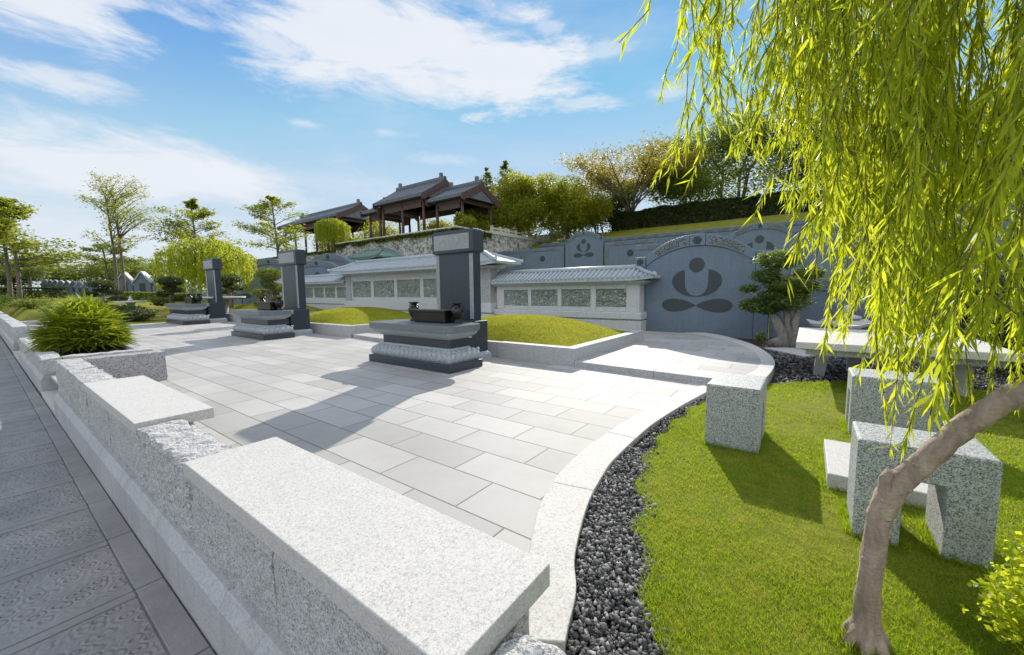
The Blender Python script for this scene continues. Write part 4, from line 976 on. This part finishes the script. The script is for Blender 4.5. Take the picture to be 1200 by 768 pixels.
topiary('dark cloud pruned tree right of the willow, above the round stone table', -28.2, 9.3, .1, 2.5, 1.9, L_DARK, 4200, .11, 4)
topiary('bright green cloud pruned tree beside the second stele', -19.7, 8.1, .02, 2.55, 1.55, L_SHRUB, 5200, .085, 5)
# ------------------------------------------------------------------ lady palm clump
pc = thing('palm_clump', (-12.3, 1.38, .22), 'big bushy clump of spiky bright green palm leaves in the granite planter', 'palm')
V = []; q = MB()
for k in range(420):
    a = random.uniform(0, 6.283); ce = random.uniform(-.12, 1); se = math.sqrt(max(0, 1-ce*ce)); sh = random.uniform(.5, 1.0)**.7
    hx, hy = .66*math.cos(a)*se*sh, .60*math.sin(a)*se*sh; c = np.array([-12.5+hx, 1.38+hy, .36+.84*max(0, ce)*sh])
    out = np.array([math.cos(a)*se, math.sin(a)*se, ce*.8+.15]); out /= np.linalg.norm(out)
    if k % 3 == 0: q.tube([(-12.5+hx*.35, 1.38+hy*.35, .15), (-12.5+hx*.75, 1.38+hy*.75, .2+(c[2]-.2)*.6), tuple(c)], [.014, .011, .006], 5)
    side = np.cross(out, [0, 0, 1.0]); side /= np.linalg.norm(side)+1e-9; up = np.cross(side, out); nl = random.randint(6, 9)
    for j in range(nl):
        th = (j/(nl-1)-.5)*2.9; d = out*math.cos(th)+side*math.sin(th)+up*random.uniform(-.15, .4); d /= np.linalg.norm(d)
        L = random.uniform(.26, .42); w = random.uniform(.016, .027); s_ = np.cross(d, up+np.array(rng.normal(0, .35, 3))); s_ /= np.linalg.norm(s_)+1e-9
        m_ = c+d*L*.45; e = c+d*L+np.array([0, 0, -.32*L*(1-max(0, ce)*.6)])
        V.append([c, m_-s_*w, m_+d*.02, m_+s_*w]); V.append([m_-s_*w, e, e+s_*.003, m_+s_*w])
polys('fronds', np.array(V), L_PALM, pc); q.build('stems', BARK, pc)
# ------------------------------------------------------------------ willows
def leaf_strip(P, D, L, w):
    """lance shaped leaves: base P, direction D, length L, width w"""
    n = len(P); s_ = np.cross(D, rng.normal(size=(n, 3))); s_ /= np.linalg.norm(s_, axis=1)[:, None]+1e-9
    L = L[:, None]; w = w[:, None]; bend = rng.normal(0, .08, (n, 3))*L
    return np.stack([P, P+D*L*.4-s_*w*.5+bend*.4, P+D*L+bend, P+D*L*.4+s_*w*.5+bend*.4], 1)
def strands_mesh(S_, step, lmin, lmax, wid, spread):
    Ps, Ds = [], []
    for pts in S_:
        pts = np.array(pts); d = np.r_[0, np.cumsum(np.linalg.norm(np.diff(pts, axis=0), axis=1))]; m_ = max(2, int(d[-1]/step)); u = np.sort(rng.uniform(0, d[-1], m_))
        p = np.stack([np.interp(u, d, pts[:, i]) for i in range(3)], 1); g_ = np.stack([np.interp(np.minimum(u+.05, d[-1]), d, pts[:, i])-np.interp(np.maximum(u-.05, 0), d, pts[:, i]) for i in range(3)], 1)
        g_ /= np.linalg.norm(g_, axis=1)[:, None]+1e-9; Ps.append(p); Ds.append(g_)
    P = np.concatenate(Ps); D = np.concatenate(Ds); D = D+rng.normal(0, spread, P.shape)+np.array([0, 0, -.35]); D /= np.linalg.norm(D, axis=1)[:, None]
    n = len(P); L = rng.uniform(lmin, lmax, n); return leaf_strip(P, D, L, L*wid*rng.uniform(.8, 1.25, n))
wt_ = thing('willow_tree', (.25, 1.98, 0), 'weeping willow with bare leaning trunk and yellow green hanging branches in the right foreground', 'tree')
TK = [(.256, 1.98, -.04), (.251, 1.98, .05), (.247, 1.98, .124), (.247, 1.98, .267), (.254, 1.98, .444), (.265, 1.98, .551), (.284, 1.98, .624), (.312, 1.98, .688), (.346, 1.98, .742), (.379, 1.98, .797), (.417, 1.98, .861), (.453, 1.98, .921), (.498, 1.98, .979), (.54, 1.98, 1.030), (.60, 1.99, 1.075), (.70, 2.02, 1.16), (.80, 2.06, 1.32), (.88, 2.12, 1.65), (.92, 2.2, 2.1), (.93, 2.26, 2.6), (.90, 2.3, 3.05)]
TRR = [.066, .052, .042, .037, .036, .038, .042, .039, .036, .036, .035, .035, .035, .036, .038, .044, .044, .042, .04, .035, .03]
TKd = densify(TK, 4); TRd = np.interp(np.linspace(0, len(TRR)-1, len(TKd)), range(len(TRR)), TRR)*(1+.07*np.sin(np.arange(len(TKd))*2.1)*np.sin(np.arange(len(TKd))*.77))
q = MB(); q.tube(TKd, list(TRd), 18, 0, True, .16)
q.tube([(.285, 1.97, .60), (.266, 1.96, .645), (.264, 1.955, .69), (.276, 1.95, .728)], [.028, .023, .018, .012], 9, 0, True, .3)
for kk in (14, 20, 27, 33, 39, 46, 50):
    a_ = kk*1.7; c_ = Vector(TKd[kk]); dome(q, c_+Vector((.7*math.sin(a_), -.75, .3*math.cos(a_))).normalized()*TRd[kk]*.93, (.012, .008, .010), 8)
for a_ in (.3, 1.5, 2.6, 3.7, 4.6, 5.5): q.tube([(.25+.035*math.cos(a_), 1.98+.035*math.sin(a_), .075), (.25+.058*math.cos(a_), 1.98+.058*math.sin(a_), .02), (.25+.082*math.cos(a_), 1.98+.082*math.sin(a_), -.03)], [.018, .022, .014], 7, 0, True, .3)
q.build('trunk', BARK_W, wt_)
q = MB(); SR = []; r = random.Random(5)
SRC = [(.92, 2.27, 2.75), (.93, 2.26, 2.6), (.91, 2.29, 2.9), (.90, 2.3, 3.05)]
def zbot(x, y):
    b_ = np.interp(x, [-1.0, -.62, -.3, -.15, -.04, .06, .17, .3, .5, 2.5], [2.1, 2.0, 1.97, 1.95, 1.86, 1.58, 1.16, 1.04, 1.04, 1.05]); return b_
nb = 58
for k in range(nb):
    s0 = Vector(SRC[k % 4]); a = k*2.39996+r.uniform(-.2, .2); L = r.uniform(.45, 1.25) if k % 3 else r.uniform(1.1, 1.85)
    if math.cos(a)*L < -1.45: L = -1.45/math.cos(a)
    dx_, dy_ = math.cos(a)*L, math.sin(a)*L*.72; ex_, ey_ = s0.x+dx_, s0.y+dy_
    if math.hypot(ex_, ey_) < 1.15: dx_ *= .5; dy_ *= .3
    rise = r.uniform(.25, .6); bp = []
    for i in range(7):
        u = i/6; bp.append((s0.x+dx_*u, s0.y+dy_*u, s0.z+rise*math.sin(u*2.0)-(.25*u*u)))
    q.tube(bp, [.022, .018, .014, .010, .007, .005, .004], 6)
    for j in range(r.randint(8, 13)):
        u = r.uniform(.25, 1.0)**.7; i = min(5, int(u*6)); f_ = u*6-i; st_ = [bp[i][c]+(bp[i+1][c]-bp[i][c])*f_ for c in range(3)]
        ox, oy = r.gauss(0, .17)+dx_*.10, r.gauss(0, .15)+dy_*.08; hx, hy = st_[0]+ox, st_[1]+oy
        if math.hypot(hx, hy) < 1.4 or hy < 1.15 or hx < -.26*hy+r.gauss(0, .05): continue
        if hx > .16*hy and r.random() < .5: continue
        zb = zbot(hx, hy)+abs(r.gauss(0, .24 if k < 40 else .6))-((.42 if hx > .13 else .08)*r.random() if r.random() < .28 else 0); 
        if zb > st_[2]-.25: zb = st_[2]-.3
        sw = r.gauss(0, .11); sv = r.gauss(0, .09); S1 = []
        for m_ in range(8):
            w_ = m_/7; S1.append((st_[0]+ox*min(1, w_*2.5)+sw*w_*w_+r.gauss(0, .016), st_[1]+oy*min(1, w_*2.5)+sv*w_*w_+r.gauss(0, .016), st_[2]+.06*math.sin(min(1, w_*3)*3.14)+(zb-st_[2])*w_**1.15))
        SR.append(S1)
        # short side twigs
        for e in range(r.randint(1, 3)):
            m_ = r.randint(2, 6); b0 = S1[m_]; an = r.uniform(0, 6.28); l2 = r.uniform(.15, .38)
            SR.append([b0, (b0[0]+.06*math.cos(an), b0[1]+.06*math.sin(an), b0[2]-.3*l2), (b0[0]+.09*math.cos(an), b0[1]+.09*math.sin(an), max(b0[2]-l2, zb-.05))])
q.build('branch', BARK_W, wt_)
q = MB()
for S1 in SR: q.tube(S1, [.0020]*(len(S1)-1)+[.0010], 4)
q.build('hanging_twigs', bark('yellow willow twig', (.30, .30, .06), (.18, .15, .04), 30), wt_)
o = polys('leaves', strands_mesh(SR, .0100, .045, .095, .105, .36), L_WILLOW, wt_)
def far_willow(label, x, y, z, h, w, hang, n, seed):
    t = thing('willow_tree', (x, y, z), label, 'tree'); r = random.Random(seed); q = MB(); SS = []
    q.tube([(x+.3, y, z-.1), (x+.1, y, z+.3*h), (x-.1, y, z+.55*h), (x, y, z+.75*h)], [.16, .13, .11, .07], 8, 0, True, .2)
    for k in range(n):
        a = r.uniform(0, 6.283); u = r.random()**.6; rr = w/2*u; top = z+h*(1-.28*u*u)*r.uniform(.90, 1.0)
        px_, py_ = x+rr*math.cos(a), y+rr*math.sin(a); zb = max(z+.25*h, top-hang*r.uniform(.45, 1.0)); 
        if k % 12 == 0: q.tube([(x, y, z+.62*h), (x+(px_-x)*.5, y+(py_-y)*.5, top-.1*h), (px_, py_, top)], [.07, .04, .015], 6)
        s1 = [(x+(px_-x)*.8, y+(py_-y)*.8, top), (px_, py_, top-.05), (px_+r.gauss(0, .06), py_+r.gauss(0, .06), (top+zb)/2), (px_+r.gauss(0, .12), py_+r.gauss(0, .12), zb)]; SS.append(s1)
    q.build('trunk', BARK, t); polys('leaves', strands_mesh(SS, .055, .14, .28, .22, .35), L_WILFAR, t); return t
far_willow('weeping willow with a broad yellow green dome behind the farthest stele', -31.7, 9.3, .25, 5.0, 5.6, 3.0, 420, 3)
far_willow('round weeping willow on the terrace edge in front of the farther pavilion', -47.2, 26.9, 6.7, 3.9, 4.4, 3.2, 420, 4)
# ------------------------------------------------------------------ trees
def leafy(label, x, y, z, trunk, blobs, n, ls, mat, cat='tree', name='tree', group=None, barkm=BARK, shell=.5, aspect=.55, flat=.3, rad=.18):
    t = thing(name, (x, y, z), label, cat, group); q = MB()
    for tr in trunk: k = len(tr); q.tube(tr, [max(.02, rad*(1-.75*i/(k-1))) for i in range(k)], 8, 0, True, .15)
    if trunk: q.build('trunk', barkm, t)
    polys('crown', cloud(blobpts(blobs, n, shell), ls, aspect, flat), mat, t); return t
def tiered(label, x, y, z, h, w, start, seed, trunks=1, tiers=6, elev=.25, n=4200, ls=.26, mat=L_TIER, thick=.42, vase=False, grp='slender layered trees on the left'):
    r = random.Random(seed); t = thing('almond_tree', (x, y, z), label, 'tree', grp); q = MB(); P = []
    for tk in range(trunks):
        ox = (tk-(trunks-1)/2)*.9; lean = ox*.25; ax, ay = x+ox*.6, y+ox*.5
        tx = lambda u: (ax+lean*u+.12*math.sin(u*5+tk), ay+.1*math.sin(u*4), z-.1+h*u)
        q.tube([tx(u/8) for u in range(9)], [.15*(1-.8*u/8)+.02 for u in range(9)], 8, 0, True, .15)
        for i in range(tiers):
            f_ = i/(tiers-1); hu = start+(.96-start)*f_; R_ = w/2*((1-f_)**.6*.9+.16 if not vase else (.35+.65*math.sin(min(1, f_*1.1+.25)*2.4)))
            for k in range(r.randint(5, 7)):
                a = r.uniform(0, 6.283); L = R_*r.uniform(.6, 1.1); el_ = elev+(.45*f_ if not vase else .32)+r.uniform(-.12, .14); b0 = Vector(tx(min(.99, hu+r.uniform(-.05, .05)))); pts = []
                for m_ in range(6):
                    u = m_/5; pts.append(b0+Vector((math.cos(a)*L*u, math.sin(a)*L*u, L*u*math.tan(el_)*(1-.35*u))))
                q.tube(pts, [.05*(1-.15*m_)*max(.4, R_/w*2) for m_ in range(6)], 5)
                c = max(8, int(1.5*n/trunks/(tiers*6)))
                uu = rng.uniform(.25, 1.05, c)**.8; pp = np.stack([np.interp(uu, np.linspace(0, 1, 6), [p[i2] for p in pts]) for i2 in range(3)], 1)
                sp_ = .16*L*(1.15-.5*uu)[:, None]+.05; P.append(pp+rng.normal(size=(c, 3))*np.array([1, 1, thick])*sp_+np.array([0, 0, .06]))
    q.build('trunk', BARK, t); polys('crown', cloud(np.concatenate(P), ls, .55, .6), mat, t); return t
tiered('layered green tree with twin trunks at the far left edge', -51.3, 2.0, .9, 7.9, 7.6, .40, 3, 2, 6, .22, 8000, .27, L_TIER, .55)
tiered('slender twin stemmed tree with a vase shaped feathery crown, left of the willow', -58.4, 9.3, 1.2, 10.4, 6.6, .44, 5, 2, 5, .55, 4300, .20, L_TIER, .5, True)
tiered('feathery layered tree rising behind the broad willow', -49.9, 13.8, .9, 9.4, 7.4, .50, 8, 1, 5, .42, 4600, .24, L_TIER, .5)
tiered('layered tree with a narrow upright top behind the second stele', -41.2, 17.7, .9, 9.7, 6.6, .48, 9, 1, 5, .34, 4600, .22, L_TIER, .4)
tiered('low wide layered tree between the twin stemmed tree and the tomb row', -66, 9.5, 1.6, 5.6, 7.6, .5, 10, 1, 4, .05, 3200, .28, L_MID)
tiered('low wide layered tree right of the far left twin trunks', -66, 3.6, 1.5, 4.3, 8, .55, 12, 1, 3, .05, 3000, .28, L_MID)
def mass(label, x, y, z, w, d, h, n, ls, mat, seed, name='bushy_tree', cat='tree', grp='bushy trees in the background', trunkh=.3):
    r = random.Random(seed); bl_ = []
    for k in range(18):
        a = r.uniform(0, 6.283); u = r.random()**.5; bl_.append((x+w*.44*u*math.cos(a), y+d*.40*u*math.sin(a), z+h*(trunkh+(1-trunkh)*r.uniform(.20, .88)*(1-.30*u)), w*r.uniform(.14, .24), d*r.uniform(.16, .26), h*r.uniform(.10, .20)))
    bl_.append((x, y, z+h*.45, w*.36, d*.36, h*.33))
    tr = [[(x+r.uniform(-.1, .1)*w, y, z-.2), (x+r.uniform(-.15, .15)*w, y+r.uniform(-.1, .1)*d, z+h*.45), (x+r.uniform(-.3, .3)*w, y+r.uniform(-.3, .3)*d, z+h*.75)] for _ in range(4)]
    return leafy(label, x, y, z, tr, bl_, n, ls, mat, cat, name, grp, BARK, .5, .5, .25, .12*max(1, w/8))
mass('dark green bushy tree low at the left edge behind the twin trunks', -74, 2.4, 1.2, 9, 7, 4.2, 5000, .32, L_DARK, 21)
mass('light green bushy tree behind the tomb row, left end', -84, 7.5, 1.8, 9, 7, 4.2, 4500, .32, L_SHRUB, 22)
mass('light green bushy tree behind the tomb row, middle', -80, 12, 1.8, 12, 8, 5.2, 6000, .34, L_SHRUB, 23)
mass('light green bushy tree behind the tomb row, right end', -72, 14.5, 1.8, 10, 8, 5.0, 5000, .32, L_MID, 24)
mass('dark round tree between the twin stemmed tree and the willow', -56, 15.5, 1.2, 6.5, 6, 5.0, 5000, .28, L_DARK, 25)
mass('large yellow topped bamboo thicket right of the nearer pavilion, left half', -27.2, 37.5, 7.0, 9.5, 8, 9.0, 24000, .27, L_BAMB, 26, 'bamboo_clump', 'bamboo', 'bamboo thicket beside the pavilion', .05)
mass('large yellow topped bamboo thicket right of the nearer pavilion, right half', -22.3, 40.5, 6.6, 9.5, 8, 8.6, 24000, .27, L_BAMB, 27, 'bamboo_clump', 'bamboo', 'bamboo thicket beside the pavilion', .05)
mass('feathery green bamboo hard against the right gable of the nearer pavilion', -31.0, 36.4, 7.0, 6.5, 5, 7.6, 12000, .27, L_BAMB, 41, 'bamboo_clump', 'bamboo', 'bamboo thicket beside the pavilion', .05)
for (sx_, sy_, sh, sd2, lb) in ((-31.2, 37.5, 8.8, 1, 'thin feathery bamboo sprig rising just right of the pavilion roof, left one'), (-28.9, 38.2, 9.4, 2, 'thin feathery bamboo sprig rising above the bamboo thicket, right one')):
    tiered(lb, sx_, sy_, 7.0, sh, 2.6, .62, 60+sd2, 1, 6, .5, 900, .28, L_MID, .6, False, 'bamboo sprigs')
mass('dark flat topped tree peeking out behind the bamboo thicket', -27, 52, 8.2, 13, 8, 9.6, 6000, .36, L_DARK, 28)
mass('shadowy trees under and behind the bamboo, by the balustrade', -20.5, 45.5, 7.6, 8, 5, 6.0, 9000, .30, L_MID, 29)
# rain tree with open umbrella crown
t = thing('rain_tree', (-16.9, 45.5, 7.4), 'open umbrella shaped tree with orange tinged top and visible limbs above the hedge', 'tree'); q = MB(); r = random.Random(33); P = []
q.tube([(-16.9, 45.5, 7.2), (-16.8, 45.5, 8.6), (-16.7, 45.5, 9.8)], [.34, .28, .24], 10, 0, True, .15)
for k in range(15):
    a = k*2.4+r.uniform(-.3, .3); L = r.uniform(2.8, 7.6); zt = 15.4-L*.15+r.uniform(-.3, .3); pts = [Vector((-16.7, 45.5, 9.6))]
    for m_ in range(1, 7):
        u = m_/6; pts.append(Vector((-16.7+math.cos(a)*L*u**1.15+r.gauss(0, .08), 45.5+math.sin(a)*L*u**1.15, 9.6+(zt-9.6)*u**.75)))
    q.tube(pts, [.13, .11, .09, .075, .06, .045, .03], 6)
    for m_ in range(3, 7):
        for b_ in range(3):
            a2 = a+r.uniform(-1.3, 1.3); l2 = r.uniform(.7, 1.9); e = pts[m_]+Vector((math.cos(a2)*l2, math.sin(a2)*l2, r.uniform(.1, .6) if m_ > 3 else r.uniform(.8, 1.6))); q.tube([pts[m_], (pts[m_]+e)/2+Vector((0, 0, .1)), e], [.035, .022, .012], 5)
            P.append(np.array(e)+rng.normal(size=(105, 3))*np.array([.95, .95, .26])+np.array([0, 0, .2]))
q.build('trunk', BARK, t); polys('crown', cloud(np.concatenate(P), .27, .55, .7), L_RAIN, t)
mass('pale green open tree right of the orange tinged tree', -11.5, 49, 8.4, 11, 7, 7.2, 9000, .33, L_MID, 34)
mass('tall dark tree standing behind the hedge at the left edge of the willow leaves', -8.0, 54, 8.8, 18, 10, 13.0, 20000, .36, L_MID, 35)
mass('big dark tree on the hill behind the hanging willow branches, middle', 2.5, 55, 8.8, 18, 10, 12.5, 16000, .40, L_DARK, 36)
mass('big mid green tree on the hill behind the hanging willow branches, right', 13, 52, 8.6, 14, 10, 10, 7000, .40, L_MID, 37)
mass('mid green tree on the hill farthest right behind the willow', 24, 48, 7.5, 14, 10, 10, 6000, .42, L_MID, 38)
# clipped hedge on the bank
hg = thing('hedge', (-3, 45.9, 7.4), 'long dark clipped hedge along the top of the grass bank', 'hedge')
n = 26000; x = rng.uniform(-19, 20, n); fc = rng.random(n); y = np.where(fc < .6, 45.0+np.abs(rng.normal(0, .10, n)), rng.uniform(45, 46.8, n)); zt = 10.35-.012*(x+19)+.18*fbm(x, y, .9, 4); z = np.where(fc < .6, 8.15+(zt-8.15)*rng.random(n)**.8, zt-np.abs(rng.normal(0, .1, n)))
polys('leaves', cloud(np.stack([x, y, z], 1), .30, .6, .2), L_DARK, hg)
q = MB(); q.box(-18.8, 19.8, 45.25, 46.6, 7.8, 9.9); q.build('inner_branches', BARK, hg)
rd = thing('house', (-16, 50, 8), 'red brown building behind the open umbrella tree, mostly hidden by the hedge', 'house')
q = MB(); q.box(-19, -11.5, 50, 54, 7.5, 10.6); q.build('wall', RED, rd); q = MB(); q.box(-19.4, -11.1, 49.5, 54.4, 10.602, 10.95); q.build('roof', ROOFT, rd)
# shrubs
def shrub(label, x, y, z, w, h, n, ls, mat, seed, grp=None, cat='shrub'):
    r = random.Random(seed); bl_ = [(x+r.uniform(-.3, .3)*w, y+r.uniform(-.3, .3)*w, z+h*r.uniform(.25, .75), w*r.uniform(.16, .28), w*r.uniform(.16, .28), h*r.uniform(.18, .30)) for k in range(10)]+[(x, y, z+.4*h, .38*w, .38*w, .42*h)]
    tr = [[(x, y, z-.05), (x+r.uniform(-.2, .2)*w, y+r.uniform(-.2, .2)*w, z+.6*h)] for k in range(3)]
    return leafy(label, x, y, z, tr, bl_, n, ls, mat, cat, 'shrub', grp, BARK, .5, .6, .2, .02*w+.005)
shrub('bright yellow green shrub in the bottom right corner', 0.90, 2.22, -.03, .66, .58, 17000, .024, L_WILLOW, 51)
shrub('dark leafy shrub at the right edge behind the arch stool', 2.35, 6.3, -.03, 1.1, .75, 3000, .075, L_MID, 52)
shrub('dark leafy shrub at the right edge beside the garden table', 2.75, 9.6, -.05, 1.8, 1.5, 4500, .10, L_DARK, 53)
shrub('tall dark shrub against the wall right of the lantern', 3.3, 12.0, -.05, 2.2, 2.3, 5000, .11, L_DARK, 54)
for i, (x_, y_, w_, h_, m_, lb) in enumerate(((-29.0, 4.3, 2.2, .75, L_DARK, 'low dark shrub by the patio end, in front of the round lantern'), (-27.2, 4.7, 2.0, .72, L_DARK, 'low dark shrub by the patio end, left of the farthest altar'), (-33.5, 2.9, 1.6, .5, L_MID, 'low green shrub behind the palm clump'),
      (-44, 1.5, 2.6, .75, L_MID, 'clipped round shrub below the far left trees, left one'), (-41, 2.2, 2.6, .75, L_MID, 'clipped round shrub below the far left trees, right one'))):
    shrub(lb, x_, y_, float(gz(x_, y_))+.05, w_, h_, 2200, .11, m_, 70+i, 'low shrubs beyond the patio')
for i, (x_, y_, w_, h_, lb) in enumerate(((-36.5, 34.8, 5, 2.6, 'bright bush behind the middle of the nearer pavilion'), (-45.5, 32, 5, 3.4, 'bright bush filling the gap between the two pavilions'), (-29, 32.6, 4.2, 2.4, 'bright bush under the right wing of the nearer pavilion'), (-27.0, 29.0, 2.4, 1.5, 'feathery bush at the terrace corner right of the pavilion'), (-55, 35.8, 6, 2.6, 'bright bush behind the farther pavilion'), (-63, 35.5, 6, 2.6, 'bright bush at the left end of the farther pavilion'))):
    shrub(lb, x_, y_, 7.0, w_*1.15, h_*1.35, 4500, .22, L_BAMB, 80+i, 'bushes on the terrace')
def low_hedge(label, x0, y0, x1, y1, w, h, n, mat=L_DARK):
    z0 = float(gz((x0+x1)/2, (y0+y1)/2)); u = rng.random(n); off = rng.uniform(-w/2, w/2, n); L = math.hypot(x1-x0, y1-y0); nx_, ny_ = -(y1-y0)/L, (x1-x0)/L
    x = x0+(x1-x0)*u+nx_*off; y = y0+(y1-y0)*u+ny_*off; z = gz(x, y)+.02+h*np.where(rng.random(n) < .5, rng.random(n), 1-.1*rng.random(n))
    t = thing('hedge', ((x0+x1)/2, (y0+y1)/2, z0), label, 'hedge', 'low clipped hedges on the left'); polys('leaves', cloud(np.stack([x, y, z], 1), .2, .6, .3), mat, t); return t
low_hedge('low dark hedge at the far left under the twin trunks', -58, 1.2, -57, 5.4, 1.2, 1.0, 2600)
low_hedge('low hedge in front of the gabled tombs left of the willow', -52, 8.6, -44, 12, 1.0, .7, 3600, L_MID)
# ------------------------------------------------------------------ far left tomb row and garden pieces
gsn = thing('gravestone', (0, 0, 0), '', 'gravestone', 'row of small gravestones far left')
q = MB(); q.prism([(-.42, -.3), (.42, -.3), (.42, .80), (.24, 1.0), (.08, 1.26), (0, 1.34), (-.08, 1.26), (-.24, 1.0), (-.42, .80)], -.16, .16, 'y'); q.build('slab', G_TOMB, gsn, bevel=.02)
q = MB(); q.prism([(-.5, .74), (-.5, .84), (-.28, 1.08), (-.1, 1.36), (0, 1.47), (.1, 1.36), (.28, 1.08), (.5, .84), (.5, .74), (.42, .805), (.24, 1.005), (.08, 1.265), (0, 1.345), (-.08, 1.265), (-.24, 1.005), (-.42, .805)], -.22, .22, 'y'); q.build('gable_cap', G_TILE, gsn)
q = MB(); q.box(-.14, .14, -.18, -.155, .2, .75); q.build('name_tablet', G_DARKP, gsn)
q = MB(); q.box(.44, 1.9, -.1, .1, -.3, .62); q.build('side_wall', G_TOMB, gsn)
rows = []
for k in range(9):
    u = k/8; rows.append((-77+16.5*u, 5.6+2.1*u, 1.0, R(62), 'small pointed gravestone in the far left row, number %s from the left' % ('one', 'two', 'three', 'four', 'five', 'six', 'seven', 'eight', 'nine')[k]))
rows += [(-62, 10.4, 1.75, R(55), 'larger gabled gravestone with a pale cap, just left of the twin stemmed tree'), (-56.6, 10.9, 1.8, R(50), 'larger gabled gravestone just right of the twin stemmed tree'), (-52.8, 11.9, 1.35, R(50), 'gabled gravestone between the twin stemmed tree and the willow'), (-49.2, 12.6, 1.3, R(50), 'gabled gravestone half covered by the left side of the willow'),
         (-40, 13.6, 1.5, R(40), 'gabled gravestone seen under the willow branches'), (-36.6, 13.8, 1.7, R(40), 'gabled gravestone right of the willow, above the round stone table')]
for i, (x_, y_, s_, ro, lb) in enumerate(rows):
    c = gsn if i == 0 else copy_tree(gsn); c.location = (x_, y_, float(gz(x_, y_))+.1); c.rotation_euler = (0, 0, ro); c.scale = (s_,)*3; c['label'] = lb
    if i >= 9: c['group'] = 'gabled gravestones behind the willow'
def round_table(label, x, y, z, rr, h):
    t = thing('stone_table', (x, y, z), label, 'table', 'round stone tables on the left lawn'); q = MB(); q.lathe([(.32*rr, 0), (.32*rr, h*.15), (.24*rr, h*.25), (.24*rr, h*.75), (.36*rr, h-.09)], x, y, z, 14); q.build('pedestal', G_PLINTH, t)
    q = MB(); q.lathe([(rr*.94, h-.09), (rr, h-.07), (rr, h), (rr*.98, h+.01)], x, y, z, 28, sm=False); q.build('table_top', G_MEMW, t); return t
a = round_table('small round stone table with a knob, left of the farthest altar', -32.0, 5.5, .3, .72, .72)
q = MB(); q.lathe([(.12, 0), (.10, .1), (.05, .15), (.07, .2), (.02, .28)], -32, 5.5, 1.03, 12); q.build('knob', G_MEMW, a)
round_table('large round pale stone table under the dark topiary right of the farthest stele', -24.6, 7.75, .02, 1.05, 1.22)
for i, (x_, y_, lb) in enumerate(((-24.9, 9.3, 'small white block seat behind the large round stone table, left'), (-23.4, 9.5, 'small white block seat behind the large round stone table, middle'), (-22.0, 9.6, 'small white block seat behind the large round stone table, right'))):
    t = thing('block_stool', (x_, y_, 0), lb, 'stool', 'white block seats by the round table'); q = MB(); q.prism([(x_-.5, -.05), (x_-.5, .62), (x_+.5, .62), (x_+.5, -.05), (x_+.2, -.05), (x_+.2, .4), (x_-.2, .4), (x_-.2, -.05)], y_, y_+.5, 'y'); q.build('stone_body', G_MEMW, t, bevel=.01)
q = MB(); q.box(-30.3, -30, .95, 8.2, -.1, .18); tag(q.build('patio_end_kerb', G_SIDE), kind='structure')
